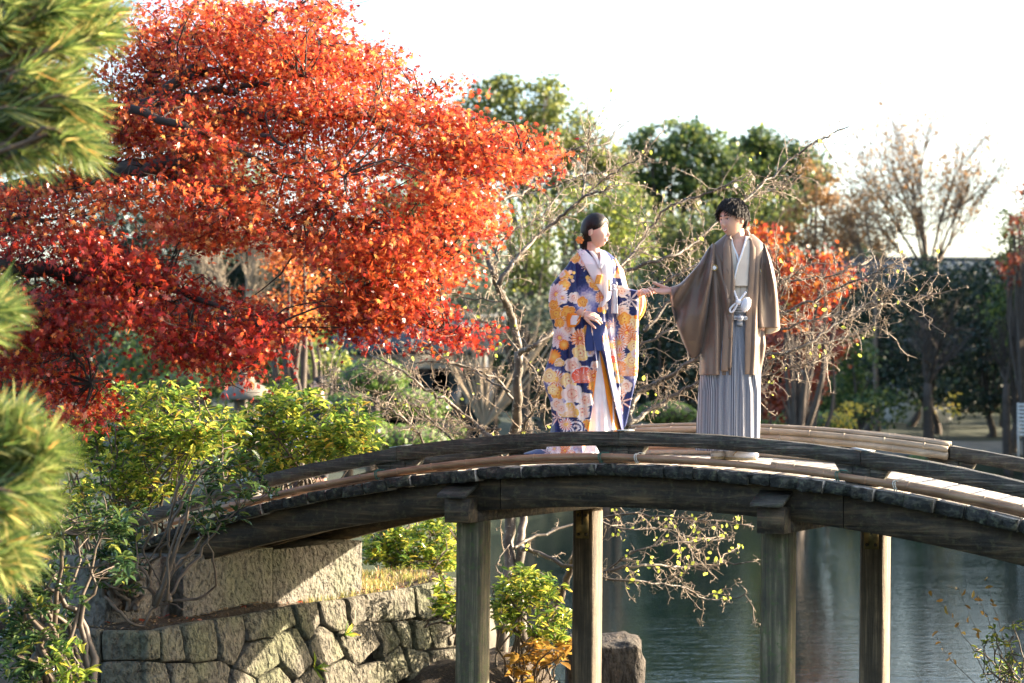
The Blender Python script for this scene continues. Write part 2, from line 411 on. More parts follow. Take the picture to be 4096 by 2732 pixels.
# bents
def prism(bag, x, y, hx, hy, z0, z1, ch=.02, tx=0):
    """vertical chamfered post"""
    o = [(hx - ch, hy), (hx, hy - ch), (hx, -hy + ch), (hx - ch, -hy), (-hx + ch, -hy), (-hx, -hy + ch), (-hx, hy - ch), (-hx + ch, hy)][::-1]
    V = [(x + a + tx, y + b, z0) for a, b in o] + [(x + a, y + b, z1) for a, b in o]
    bag.add(V, [np.array([(i, i + 8, (i + 1) % 8 + 8, (i + 1) % 8) for i in range(8)]), tuple(range(7, -1, -1))[::-1], tuple(range(15, 7, -1))])
BENT = ((.02, 0), (2.10, 1))
for sb, idx in BENT:
    zt = arch(sb, 2.065)
    for w, mt in ((.09, M_post), (1.90, M_postd)):
        so_ = (-.07, -.1)[idx] if w < 1 else (-.03, .02)[idx]; sb += so_; g = Bag(); prism(g, sb, w, .088, .088, -.9, zt - .072, .018, (-.03 if idx == 0 else -.035)); p = g.build('pier_post', mt, bridge, local=True)
        if w > 1:
            # brass plate with bolts faces the camera side
            g = Bag(); g.box((sb - .055, w - .096, zt - .30), (sb + .045, w - .0885, zt - .1)); pl = g.build('metal_plate', M_brass, p, local=True)
            for bx in (-.035, .025):
                for bz in (-.27, -.13):
                    g = Bag(); g.tube([(sb + bx, w - .096, zt + bz), (sb + bx, w - .108, zt + bz)], .012, 8); g.build('bolt', M_iron, p, local=True)
            g = Bag(); g.box((sb - .012, w - .1, zt - .2), (sb + .002, w - .0965, zt - .1)); g.build('strap_slot', M_iron, p, local=True)
        sb -= so_
    sk_ = lambda V: V - np.array([.075, 0, 0]) * (1.2 - V[:, 1:2]) / 1.2
    g = Bag(); g.box((sb - .09, -.003, zt - .07), (sb + .085, 2.2, zt - .004), sk_); g.build('cap_beam', M_girder, bridge, local=True)
    sb -= .075
    g = Bag(); g.box((sb - .085, -.15, zt - .07), (sb + .08, -.005, zt + .085)); g.build('cap_beam_end', M_girder, bridge, local=True)
    zt += .11
    # little sloping cover board over the beam end
    g = Bag()
    V = [(sb - .11, -.21, zt - .02), (sb + .09, -.21, zt - .02), (sb + .09, -.003, zt + .05), (sb - .11, -.003, zt + .05)]
    V = V + [(x, y, z + .022) for x, y, z in V]
    g.add(V, [np.array([(0, 3, 2, 1), (4, 5, 6, 7), (0, 1, 5, 4), (1, 2, 6, 5), (2, 3, 7, 6), (3, 0, 4, 7)])]); g.build('beam_end_cover', M_rail, bridge, local=True)
# rails
def s_of(qx, w):
    d = ray(qx, 1556); O = BO + BB * w; n = BB
    k = (O @ n) / (d @ n); return float((d * k - O) @ BA)
J = [s_of(q, .06) for q in (1595, 2483, 3446)]; sp = (J[2] - J[0]) / 2
def rail(w, joints, zt, zb):
    st = [joints[0] - sp * 1.35] + list(joints) + [joints[-1] + sp, joints[-1] + 2 * sp]
    for k, (a, b) in enumerate(zip(st[:-1], st[1:])):
        g = Bag(); curved(g, a + .0015, b - .0015, w, w + .12, zt + .004 * (k % 2), zb, 16, .0015, k); g.build('rail_beam', M_rail, bridge, local=True)
    for j in st[1:]:
        zz = arch(j, zb) - .002; zd = arch(j, 2.336); sl = -2 * KC * (j - SC)
        g = Bag()
        def sk(V):
            V = V.copy(); V[:, 2] += (V[:, 0] - j) * sl; return V
        g.box((j - .05, w + .015, zd - .02), (j + .05, w + .105, zz), sk); g.build('rail_post', M_rail, bridge, local=True)
        for sg in (-1, 1):
            V = [(j + sg * .052, w + .02, zd - .012), (j + sg * .09, w + .02, zd - .012), (j + sg * .165, w + .02, zz), (j + sg * .052, w + .02, zz)]
            V = V + [(x, y + .08, z) for x, y, z in V]; V = np.array(V); V[:, 2] += (V[:, 0] - j) * sl
            F = np.array([(0, 1, 2, 3), (7, 6, 5, 4), (1, 0, 4, 5), (2, 1, 5, 6), (3, 2, 6, 7), (0, 3, 7, 4)])
            if sg < 0: F = F[:, ::-1]
            g = Bag(); g.add(V, [F]); g.build('rail_bracket', M_rail, bridge, local=True)
        if w < 1:
            g = Bag(); g.box((j - .06, w + .01, arch(j, zt) + .006), (j + .06, w + .11, arch(j, zt) + .012), sk)
            g.build('joint_strip', M_zinc, bridge, local=True)
rail(.03, J, 2.533, 2.447)
JF = [s_of(3802, 1.85) - 2 * sp, s_of(3802, 1.85) - sp, s_of(3802, 1.85)]
rail(1.82, JF, 2.535, 2.45)
# bamboo poles
def bamboo(s0, s1, w, z0, r, mat, wob=.004, ph=0, node=.3, dz=0):
    n = int((s1 - s0) / .05); S = np.linspace(s0, s1, n); P = []; R = []
    for s in S:
        P.append((s, w + wob * math.sin(3 * s + ph), arch(s, z0) + wob * math.sin(2.1 * s + ph * 2) + dz * (s - SC)))
        R.append(r * (1 + .04 * math.sin(s * 2 + ph)))
    g = Bag(); g.tube(P, R, 10); o = g.build('bamboo_pole', mat, bridge, local=True, smooth=True)
    s = s0 + (ph % 1) * node
    while s < s1:
        g = Bag()
        z = arch(s, z0) + wob * math.sin(2.1 * s + ph * 2) + dz * (s - SC); w_ = w + wob * math.sin(3 * s + ph); d = np.array([1, 0, -2 * KC * (s - SC)])
        c = np.array([s, w_, z])
        g.tube([c - d * .007, c - d * .003, c + d * .003, c + d * .007], [r * .98, r * 1.14, r * 1.14, r * .98], 10, False)
        s += node * random.uniform(.85, 1.1)
        g.build('bamboo_node', mat, o, local=True, smooth=True)
    return o
bamboo(-2.35, 5.2, -.045, 2.378, .0205, M_bamboo, .006, .3, .26)
bamboo(-1.9, 5.2, .0, 2.357, .0135, M_bamboo, .004, 1.7, .31)
bamboo(1.9, 5.2, .26, 2.362, .026, M_bamboo_old, .002, 2.6, .24)
bamboo(-1.6, 1.0, .22, 2.357, .018, M_bamboo, .004, .9, .28)
bamboo(-2.0, 5.2, 1.72, 2.36, .022, M_bamboo, .004, .5, .25)
bamboo(-1.5, 5.2, 1.66, 2.356, .018, M_bamboo_old, .004, 3.5, .28)
bamboo(-1.2, 2.4, 1.76, 2.395, .021, M_bamboo, .004, 5.5, .28)
# split bamboo lashed along the far rail: top and two on the face
fe = JF[2]
for w, z0, r, ph in ((1.80, 2.513, .024, .2), (1.795, 2.466, .026, 1.4), (1.855, 2.545, .017, 3.3), (1.905, 2.545, .017, 4.3)):
    bamboo(.35, fe - .01, w, z0, r, M_bamboo_old, .003, ph, .27)
for q, mt, w in ((2404, M_rope, -.045), (2548, M_wire, -.045), (1511, M_rope, -.045), (3350, M_rope, -.045), (3580, M_wire, -.045)):
    s = s_of(q, w); c = np.array([s, w, arch(s, 2.376)]); a = np.linspace(0, 2 * math.pi, 13)
    g = Bag()
    for k in (-.006, .006):
        g.tube([c + np.array([k + .004 * math.sin(2 * t), .03 * math.cos(t), .03 * math.sin(t) - .004]) for t in a], .0028, 5)
    g.tube([c + np.array([0, -.03, .02]), c + np.array([.03, -.045, .035]), c + np.array([.07, -.04, .03])], .0025, 5)
    g.build('tie', mt, bridge, local=True)

# ------------------------------------------------------------------ stone abutment and retaining wall
def stone_mat(name, c1, c2, c3, moss, pit=(7, 7, 3.2), bs=1.0, bd=.05):
    m, N, L, B = newmat(name)
    v = texco(N, L, 'Object', pit); a = noise(N, L, v, 4.0, 4, .55, .15)
    v2 = texco(N, L, 'Object'); b = noise(N, L, v2, 2.2, 3, .5); c = noise(N, L, v2, 60, 3, .6)
    d_ = noise(N, L, v2, 9, 6, .7)
    col = ramp(N, L, d_, [(.25, np.array(c1) * .5 + np.array(c2) * .5), (.5, c2), (.75, c3)]); col = mixc(N, L, ramp(N, L, a, [(.3, (.55,) * 3), (.42, (0,) * 3)]), col, c1)
    col = mixc(N, L, ramp(N, L, b, [(.45, (0,) * 3), (.65, (.6,) * 3)]), col, moss)
    L.new(col, B.inputs['Base Color']); B.inputs['Roughness'].default_value = .9
    n1 = bump(N, L, ramp(N, L, a, [(.3, (0,) * 3), (.48, (.75,) * 3), (.75, (1,) * 3)]), bs, bd, B); bump(N, L, c, .4, .006, B, n1)
    return m
M_stone = stone_mat('rough_wall_stone', (.035, .033, .028), (.115, .108, .086), (.2, .185, .14), (.1, .115, .055), (7, 7, 5.2), 1.0, .06)
M_granite = stone_mat('abutment_granite', (.06, .057, .05), (.14, .133, .115), (.22, .21, .18), (.11, .125, .075), (6.5, 6.5, 5.5), 1.0, .045)
def hitplane(q, P0, n):
    d = ray(*q); o = np.array([0, 0, EYE]); k = ((P0 - o) @ n) / (d @ n); return o + d * k
wall = empty('retaining_wall', (C0[0], C0[1], -.4), 'rough stone retaining wall along the bank below the bridge end', 'wall')
nm = np.array([.872, -.49, .16]); nm /= np.linalg.norm(nm); nl = np.array([-.12, -.99, .12]); nl /= np.linalg.norm(nl)
PC = np.array([C0[0], C0[1], 1.28])
def c7(p): return (300 + p[0] / 1.469, 2050 + p[1] / 1.469)
STONES = """0,680 155,680 150,890 0,900|160,690 385,692 400,865 160,870|385,692 470,690 480,865 400,868|475,685 600,655 640,870 490,880|608,655 795,625 835,865 690,885 645,865
800,625 985,600 1000,765 915,905 840,865|990,600 1130,570 1140,730 1005,760|1135,570 1260,545 1280,665 1145,735|1268,542 1422,522 1440,655 1345,755 1288,668
1430,520 1572,508 1600,690 1515,702 1446,652|1580,506 1682,484 1700,632 1606,688|1690,482 1820,462 1850,640 1760,645 1706,630|1826,460 1975,438 1995,620 1858,640
1982,436 2132,402 2130,600 2060,635 2002,620|2140,402 2320,380 2330,590 2138,602|0,905 150,897 155,1040 0,1040|160,876 395,871 405,1040 160,1040|402,873 520,885 545,1030 408,1040
527,887 683,884 722,1010 550,1040|690,888 838,871 910,912 895,1020 728,1010|1004,767 1142,736 1190,892 1062,975 930,908|1150,738 1285,672 1370,880 1280,985 1200,900
1352,762 1442,662 1522,710 1586,848 1422,922 1378,880|1526,708 1700,640 1722,640 1778,780 1650,908 1594,848|1732,648 1852,645 1900,768 1790,860 1786,780|1860,645 1960,632 1980,812 1908,785
1966,632 2066,640 2108,798 1990,813|2074,640 2330,600 2330,785 2116,798|922,914 1054,980 1062,1100 905,1030|1067,980 1190,905 1260,1000 1200,1110 1075,1100|1288,988 1372,900 1432,1000 1400,1110 1266,1030
1430,925 1590,858 1662,1000 1600,1120 1445,1020|1600,858 1650,915 1788,866 1880,1000 1800,1120 1670,1010|1796,862 1902,778 1960,955 1890,1000|1912,795 2064,822 2092,1000 2000,1110 1965,955
2070,812 2330,792 2330,1010 2098,1005""".replace('\n', '|').split('|')
def build_stone(poly3, n, out, mat, parent, name='stone', seed=0, back=.12, rough=.014):
    P = np.array(poly3); c = P.mean(0); P = c + (P - c) * .994
    # rounded, resampled outline
    R = []
    m = len(P); per = 26
    L_ = [np.linalg.norm(P[(i + 1) % m] - P[i]) for i in range(m)]; tot = sum(L_)
    for i in range(m):
        k = max(2, int(round(per * L_[i] / tot)))
        for t in range(k): R.append(P[i] * (1 - t / k) + P[(i + 1) % m] * (t / k))
    R = np.array(R); r0 = R.copy()
    R = .7 * R + .15 * np.roll(R, 1, 0) + .15 * np.roll(R, -1, 0)
    k = len(R); rs = np.random.default_rng(seed); V = [R - n * back * .5, R]
    tilt = rs.normal(0, .06, 3)
    for sh, h in ((.965, .02), (.85, .027), (.58, .03), (.32, .031)):
        Q = c + (R - c) * sh
        f = np.array([mnoise.noise(Vector(q * 7 + seed)) + .5 * mnoise.noise(Vector(q * 19)) for q in Q])
        V.append(Q + n * (h * out + f * rough * 1.5 + ((Q - c) @ tilt))[:, None])
    V.append((c + n * (.036 * out))[None])
    Va = np.concatenate(V); F = []; a = np.arange(k); b = (a + 1) % k; Qs = []
    for i in range(5): Qs.append(np.stack([i * k + a, i * k + b, (i + 1) * k + b, (i + 1) * k + a], -1))
    Qs = np.concatenate(Qs); T = np.stack([5 * k + a, 5 * k + b, 0 * a + 6 * k], -1)
    # orientation test
    A, B_, C_ = Va[T[0]]
    if np.cross(B_ - A, C_ - A) @ n < 0: Qs = Qs[:, ::-1]; T = T[:, ::-1]
    return mk(name, Va, [Qs, T], mat, parent, smooth=True)
for i, st in enumerate(STONES):
    p = [tuple(float(v) for v in a.split(',')) for a in st.split()]
    cx = sum(a[0] for a in p) / len(p); n = nm if cx > 392 else nl
    build_stone([hitplane(c7(a), PC, n) for a in p], n, random.uniform(.6, 1.7), M_stone, wall, seed=i)
# courses below the frame, down into the water
k = 0
for r_ in range(3):
    x = -100 + 60 * (r_ % 2)
    while x < 2300:
        w_ = random.uniform(170, 250); y0 = 1040 + r_ * 190 + (60 if x > 850 else 0); 
        p = [(x, y0), (x + w_ - 8, y0 + random.uniform(-8, 8)), (x + w_ - 8, y0 + 182), (x, y0 + 182)]
        n = nm if x + w_ / 2 > 392 else nl
        build_stone([hitplane(c7(a), PC, n) for a in p], n, 1, M_stone, wall, seed=100 + k); k += 1; x += w_
# rubble core behind the joints
g = Bag()
a = np.array([C0[0], C0[1]]); e = a + WD * 4.6
core = [(a[0] - 2.6, a[1] + .3), (a[0] - .1, a[1] + .12), (e[0] - .12, e[1] + .1), (e[0] - 1.2, e[1] + .6), (a[0] - 2.6, a[1] + 1.2)]
V = [(x + (.28 if i in (1, 2) else 0), y - (.15 if i in (0, 1) else 0), -.5) for i, (x, y) in enumerate(core)] + [(x, y, 1.2) for x, y in core]
g.add(V, [np.array([(i, (i + 1) % 5, (i + 1) % 5 + 5, i + 5) for i in range(5)]), (9, 8, 7, 6, 5)[::-1]]); g.build('rubble_core', plain_mat('dark_mortar', (.08, .075, .06), .95, .4, 8, .6), wall)
# abutment
abut = empty('stone_abutment', (-2.1, 13.6, 1.2), 'pale rough granite blocks carrying the left end of the bridge', 'abutment')
A0 = np.array([-2.22, 13.5]); A1 = np.array([-1.17, 15.1]); AD = (A1 - A0) / np.linalg.norm(A1 - A0); AN = np.array([AD[1], -AD[0]]); AL = np.linalg.norm(A1 - A0)
def block(parent, u0, u1, z0, z1, depth, seed, mat, name='stone_block'):
    g = Bag(); nu, nz = 18, 12; rs = seed * 7.7
    def pt(u, z, d): 
        p = A0 + AD * u - AN * d; return np.array([p[0], p[1], z])
    V = []
    for j in range(nz + 1):
        for i in range(nu + 1):
            u = u0 + (u1 - u0) * i / nu; z = z0 + (z1 - z0) * j / nz; q = pt(u, z, 0)
            e = min(i, nu - i, j, nz - j); f = mnoise.noise(Vector((q[0] * 14 + rs, q[1] * 14, q[2] * 9))) * .02 + mnoise.noise(Vector((q[0] * 4, q[1] * 4 + rs, q[2] * 4))) * .014
            V.append(pt(u, z, -.015 - f if e > 0 else .004))
    F = [np.array([(j * (nu + 1) + i, j * (nu + 1) + i + 1, (j + 1) * (nu + 1) + i + 1, (j + 1) * (nu + 1) + i) for j in range(nz) for i in range(nu)])]
    g.add(V, F)
    # left, right, top, back
    c = [pt(u0, z0, .004), pt(u1, z0, .004), pt(u1, z1, .004), pt(u0, z1, .004), pt(u0, z0, depth), pt(u1, z0, depth), pt(u1, z1, depth), pt(u0, z1, depth)]
    g.add(c, [np.array([(0, 3, 7, 4), (1, 5, 6, 2), (3, 2, 6, 7), (4, 7, 6, 5), (0, 4, 5, 1)])])
    return g.build(name, mat, parent)
def zq(qy, Y): return EYE - (qy - 1556) / FP * Y
block(abut, 0, .93, 1.12, 1.665, .75, 1, M_granite); block(abut, .938, AL + .06, 1.12, 1.65, .7, 2, M_granite)
# block going back under the beam on the left
g = Bag()
p = A0 - AN * .45
for (ua, ub, wa, wb, z0, z1) in ((-.62, -.01, .12, .8, 1.12, 1.66),):
    c = [A0 + AD * ua - AN * wa, A0 + AD * ub - AN * wa, A0 + AD * ub - AN * wb, A0 + AD * ua - AN * wb]
    V = [(q[0], q[1], z0) for q in c] + [(q[0], q[1], z1) for q in c]
    g.add(V, [np.array([(0, 1, 5, 4), (1, 2, 6, 5), (2, 3, 7, 6), (3, 0, 4, 7), (4, 5, 6, 7)])])
g.build('stone_block', M_granite, abut)
# rock standing in the water between the posts
def rock(name, c, r, seed, mat, label, parent=None, cat='rock', nu=26, nv=16, box=.55):
    g = Bag(); g.ellipsoid((0, 0, 0), (1, 1, 1), nu, nv); V = g.V[0]
    V = np.sign(V) * np.abs(V) ** box
    for i in range(len(V)):
        f = mnoise.noise(Vector(V[i] * 1.3 + seed)) * .18 + mnoise.noise(Vector(V[i] * 4 + seed)) * .07
        V[i] = V[i] * (1 + f)
    g.V[0] = V * np.array(r) + np.array(c); return g.build(name, mat, parent, smooth=False, label=label, cat=cat)
M_rock = stone_mat('dark_pond_rock', (.015, .013, .012), (.04, .034, .028), (.16, .13, .1), (.03, .035, .02), (6, 6, 2.5), 1, .04)
rp = PD(1385, 1530, 16.4); rock('rock', (rp[0] + .02, 16.6, .33), (.33, .35, .42), 3.3, M_rock, 'dark flat topped rock standing in the water behind the bridge posts', box=.34)
# ------------------------------------------------------------------ the couple
KS = 1.4518
def KP(cx, cy, Y): return PQ(2100 + cx / KS, 780 + cy / KS, Y)
def KPv(cx, cy, Y):
    cx = np.asarray(cx, float); cy = np.asarray(cy, float)
    return PDv((2100 + cx / KS) / DQ, (780 + cy / KS) / DQ, Y)
def curve(tab, ys):
    t = np.array(sorted(tab), float); return [np.interp(ys, t[:, 0], t[:, i]) for i in range(1, t.shape[1])]
def sm(a, k=5):
    p = np.pad(a, (k, k), mode='edge'); w = np.hanning(2 * k + 1); w /= w.sum(); return np.convolve(p, w, 'valid')
def loft(rows, Y, hd, nr=120, n=96, e=.85, fold=None, opening=None, smooth=4, col=None, caps=True):
    """rows [(cy, xl, xr)] in crop px, half depth hd (m, number or table), optional front opening [(cy, xl, xr)].
       returns V, F, uv, (cx, cy) per vertex"""
    y0, y1 = rows[0][0], rows[-1][0]; cy = np.linspace(y0, y1, nr)
    xl, xr = curve(rows, cy); xl = sm(xl, smooth); xr = sm(xr, smooth)
    H = np.full(nr, hd) if np.isscalar(hd) else sm(curve(hd, cy)[0], smooth)
    Yc = np.full(nr, Y) if np.isscalar(Y) else sm(curve(Y, cy)[0], smooth)
    xc = (xl + xr) / 2; hw = (xr - xl) / 2
    if opening is None: A = np.tile(np.linspace(0, 2 * math.pi, n, endpoint=False), (nr, 1)); closed = True
    else:
        ol, orr = curve(opening, cy); a0 = np.arccos(np.clip(np.sign(ol - xc) * np.abs((ol - xc) / hw) ** (1 / e), -1, 1)); a1 = np.arccos(np.clip(np.sign(orr - xc) * np.abs((orr - xc) / hw) ** (1 / e), -1, 1)) + 2 * math.pi
        t = np.linspace(0, 1, n); A = a0[:, None] * (1 - t) + a1[:, None] * t; closed = False
    ca, sa = np.cos(A), np.sin(A)
    CX = xc[:, None] + hw[:, None] * np.sign(ca) * np.abs(ca) ** e
    DY = -H[:, None] * np.sign(sa) * np.abs(sa) ** e
    CY = np.repeat(cy[:, None], n, 1)
    if fold is not None: DY = DY + fold(CX, CY, sa) 
    P = KPv(CX.ravel(), CY.ravel(), Yc.repeat(n))
    P[:, 1] += DY.ravel()
    m = n if closed else n - 1
    i = np.arange(nr - 1)[:, None]; j = np.arange(m)[None]; k = (j + 1) % n
    F = [np.stack([i * n + j, (i + 1) * n + j, (i + 1) * n + k, i * n + k], -1).reshape(-1, 4)]
    if caps and closed:
        c0 = P[:n].mean(0); c1 = P[-n:].mean(0); b = len(P); P = np.concatenate([P, [c0, c1]])
        j = np.arange(n); k = (j + 1) % n; F += [np.stack([j, k, 0 * j + b], -1), np.stack([(nr - 1) * n + k, (nr - 1) * n + j, 0 * j + b + 1], -1)]
        CX = np.append(CX.ravel(), [xc[0], xc[-1]]); CY = np.append(CY.ravel(), [y0, y1])
    U = np.stack([np.append((A / 6.283).ravel(), [0] * (len(P) - A.size)), CY.ravel() / 1000], -1)
    return P, F, U, CX.ravel(), CY.ravel()
def panel(left, right, Yf, nr=80, n=14, thick=.006, bulge=0.0, smooth=2):
    """thin cloth strip between two edge curves [(cy, cx)], Yf(cx, cy) -> world depth"""
    y0, y1 = left[0][0], left[-1][0]; cy = np.linspace(y0, y1, nr)
    xl = sm(curve(left, cy)[0], smooth); xr = sm(curve(right, cy)[0], smooth); t = np.linspace(0, 1, n)
    CX = xl[:, None] * (1 - t) + xr[:, None] * t; CY = np.repeat(cy[:, None], n, 1)
    Yv = Yf(CX, CY) - bulge * np.sin(math.pi * t)[None]
    P = KPv(CX.ravel(), CY.ravel(), Yv.ravel()); Pb = P + np.array([0, thick, 0]); N_ = len(P)
    i = np.arange(nr - 1)[:, None]; j = np.arange(n - 1)[None]
    Q = np.stack([i * n + j, (i + 1) * n + j, (i + 1) * n + j + 1, i * n + j + 1], -1).reshape(-1, 4)
    e1 = np.arange(nr - 1) * n; e2 = e1 + n - 1
    E1 = np.stack([e1, e1 + N_, e1 + n + N_, e1 + n], -1); E2 = np.stack([e2, e2 + n, e2 + n + N_, e2 + N_], -1)
    j = np.arange(n - 1); E3 = np.stack([j, j + 1, j + 1 + N_, j + N_], -1); b = (nr - 1) * n + j; E4 = np.stack([b, b + N_, b + 1 + N_, b + 1], -1)
    F = np.concatenate([Q, Q[:, ::-1] + N_, E1, E2, E3, E4]); V = np.concatenate([P, Pb])
    U = np.stack([np.tile(np.tile(t, nr), 2), np.tile(CY.ravel(), 2) / 1000], -1)
    return V, F, U, np.tile(CX.ravel(), 2), np.tile(CY.ravel(), 2)
def cloth_mat(name, c, rough=.55, spec=.3, weave=900, sheen=.2, colattr=False, stripes=None, bsn=.15):
    m, N, L, B = newmat(name)
    B.inputs['Roughness'].default_value = rough; B.inputs['Specular IOR Level'].default_value = spec; B.inputs['Sheen Weight'].default_value = sheen
    v = texco(N, L, 'Object'); a = noise(N, L, v, 14, 3, .5); base = None
    if colattr:
        at = N.new('ShaderNodeVertexColor'); at.layer_name = 'Col'; base = at.outputs['Color']
    elif stripes:
        sc, vert, c2 = stripes
        t = N.new('ShaderNodeUVMap'); sx = N.new('ShaderNodeSeparateXYZ'); L.new(t.outputs[0], sx.inputs[0])
        mu = N.new('ShaderNodeMath'); mu.operation = 'MULTIPLY'; mu.inputs[1].default_value = sc; L.new(sx.outputs[0 if vert else 1], mu.inputs[0])
        fr = N.new('ShaderNodeMath'); fr.operation = 'FRACT'; L.new(mu.outputs[0], fr.inputs[0])
        base = ramp(N, L, fr.outputs[0], [(0, c), (.47, c), (.53, c2), (.97, c2)])
    if base is None: base = ramp(N, L, a, [(.3, np.array(c) * .92), (.7, np.minimum(np.array(c) * 1.06, 1))])
    L.new(base, B.inputs['Base Color'])
    bump(N, L, a, bsn, .01, B); return m
def skin_mat(name, c):
    m, N, L, B = newmat(name); v = texco(N, L, 'Object'); a = noise(N, L, v, 9, 3, .5)
    L.new(ramp(N, L, a, [(.35, c), (.7, np.array(c) * np.array([1.02, .88, .86]))]), B.inputs['Base Color'])
    B.inputs['Roughness'].default_value = .5; B.inputs['Subsurface Weight'].default_value = .15; B.inputs['Subsurface Radius'].default_value = (.012, .004, .002); B.inputs['Subsurface Scale'].default_value = 1.0
    return m
M_skinw = skin_mat('fair_skin', (.72, .49, .39)); M_skinm = skin_mat('warm_skin', (.62, .38, .28))
def hair_mat():
    m, N, L, B = newmat('black_hair'); v = texco(N, L, 'Object', (1, 1, .25)); a = noise(N, L, v, 160, 3, .5)
    L.new(ramp(N, L, a, [(.3, (.006, .005, .005)), (.7, (.025, .018, .015))]), B.inputs['Base Color']); B.inputs['Roughness'].default_value = .48; B.inputs['Specular IOR Level'].default_value = .3; bump(N, L, a, .8, .004, B); return m
M_hair = hair_mat()
M_lip = plain_mat('lip', (.5, .2, .17), .4, .1, 40, .05); M_teeth = plain_mat('teeth', (.85, .82, .76), .3, .03, 40, 0); M_eye = plain_mat('dark_iris', (.02, .012, .01), .2, .1, 40, 0); M_sclera = plain_mat('eye_white', (.7, .68, .66), .3, .03, 40, 0)

# ---- heads : unit directions -> sculpted surface (x right, -y face, z up), head half sizes in m
def head_surface(D, fem):
    D = np.asarray(D, float); D = D / np.linalg.norm(D, axis=-1, keepdims=True); x, y, z = D[..., 0], D[..., 1], D[..., 2]
    f = np.clip(-y, 0, 1); b = np.clip(y, 0, 1)
    W, Dp, H = (.073, .095, .113) if fem else (.077, .098, .118)
    lo = np.clip(-z, 0, 1)
    wx = W * (1 - (.42 if fem else .34) * lo ** 1.6 * (1 - .0 * f)); X = x * wx
    Yy = y * Dp * (1 - .1 * f) * (1 - .38 * lo * b); Yy = Yy - .012 * lo * f
    Z = z * H
    G = lambda cx, cz, sx, sz: np.exp(-((x - cx) / sx) ** 2 - ((z - cz) / sz) ** 2) * (f > .05)
    face = np.zeros_like(x)
    face += .021 * G(0, -.30, .13, .11) + .011 * G(0, -.12, .09, .16)          # nose tip, bridge
    face += .004 * G(0, .16, .5, .08)                                           # brow
    face -= .008 * (G(.33, -.02, .17, .09) + G(-.33, -.02, .17, .09))             # eye sockets
    face += .004 * (G(.45, -.3, .2, .18) + G(-.45, -.3, .2, .18))                 # cheeks
    face += .005 * G(0, -.57, .22, .07) - .003 * G(0, -.70, .2, .05) + .008 * G(0, -.88, .2, .12)
    Yy = Yy - face
    return np.stack([X, Yy, Z], -1)
def rotm(yaw, pitch, roll):
    return np.array(Matrix.Rotation(yaw, 3, 'Z') @ Matrix.Rotation(pitch, 3, 'X') @ Matrix.Rotation(roll, 3, 'Y'))
def head_bag(bag, c, R, fem, s=1.0, nu=72, nv=56):
    th = np.linspace(0, math.pi, nv + 1)[1:-1]; ph = np.arange(nu) * 2 * math.pi / nu
    D = [(0, 0, 1.)] + [(math.sin(t) * math.cos(p), math.sin(t) * math.sin(p), math.cos(t)) for t in th for p in ph] + [(0, 0, -1.)]
    V = head_surface(np.array(D), fem) * s @ R.T + c
    j = np.arange(nu); k = (j + 1) % nu; b = 1 + (nv - 2) * nu
    bag.add(V, [np.stack([0 * j, 1 + j, 1 + k], -1), np.stack([0 * j + b + nu, b + k, b + j], -1)] + [np.stack([1 + i * nu + j, 1 + (i + 1) * nu + j, 1 + (i + 1) * nu + k, 1 + i * nu + k], -1) for i in range(nv - 2)])
    for sx in (-1, 1):   # ears
        e = np.array([sx * .074, .006, -.008]) * s; bag.ellipsoid(e @ R.T + c, np.array([.009, .017, .031]) * s, 12, 8, R @ np.array(Matrix.Rotation(.2, 3, 'X')))
def face_feature(pts, R, c, fem, off=.0012, s=1.0):
    return head_surface(np.array([(x, -math.sqrt(max(.01, 1 - x * x - z * z)), z) for x, z in pts]), fem) @ R.T * s + c + (np.array([0, -off, 0]) @ R.T)
def add_face(root, c, R, fem, smile):
    # brows, eyes, mouth as thin relief on the face
    for sx in (-1, 1):
        g = Bag(); g.tube(face_feature([(sx * .16, .17), (sx * .3, .215), (sx * .46, .2), (sx * .56, .14)], R, c, fem, -.0005), np.array([.002, .0032, .0028, .001]) * (1 if fem else 1.3), 6); g.build('eyebrow', M_hair, root, smooth=True)
        g = Bag(); P = face_feature([(sx * (.16 + .05 * i), .01 + .045 * math.sin(math.pi * i / 7)) for i in range(8)], R, c, fem, -.001)
        g.tube(P, np.array([.0008, .0016, .002, .0022, .0022, .002, .0018, .0012]), 6); g.build('eyelash', M_hair, root)
        g = Bag(); g.ellipsoid(face_feature([(sx * .33, 0)], R, c, fem, -.004)[0], (.0125, .006, .0055), 12, 8, R); e = g.build('eye', M_sclera, root, smooth=True)
        g = Bag(); g.ellipsoid(face_feature([(sx * .33, 0.005)], R, c, fem, -.0005)[0], (.0055, .004, .0055), 10, 6, R); g.build('iris', M_eye, root, smooth=True)
    w = .27
    g = Bag(); P = face_feature([(-w, -.49), (-w * .6, -.54), (0, -.565), (w * .6, -.54), (w, -.49)], R, c, fem, .001); g.tube(P, [.0015, .0028, .003, .0028, .0015], 6); g.build('upper_lip', M_lip, root, smooth=True)
    g = Bag(); P = face_feature([(-w, -.49), (-w * .6, -.63), (0, -.675), (w * .6, -.63), (w, -.49)], R, c, fem, .001); g.tube(P, [.0015, .0032, .004, .0032, .0015], 6); g.build('lower_lip', M_lip, root, smooth=True)
    g = Bag(); P = face_feature([(-w * .85, -.525), (-w * .4, -.585), (0, -.61), (w * .4, -.585), (w * .85, -.525)], R, c, fem, .0006); g.tube(P, [.0015, .0035, .0045, .0035, .0015], 6); g.build('teeth', M_teeth, root, smooth=True)
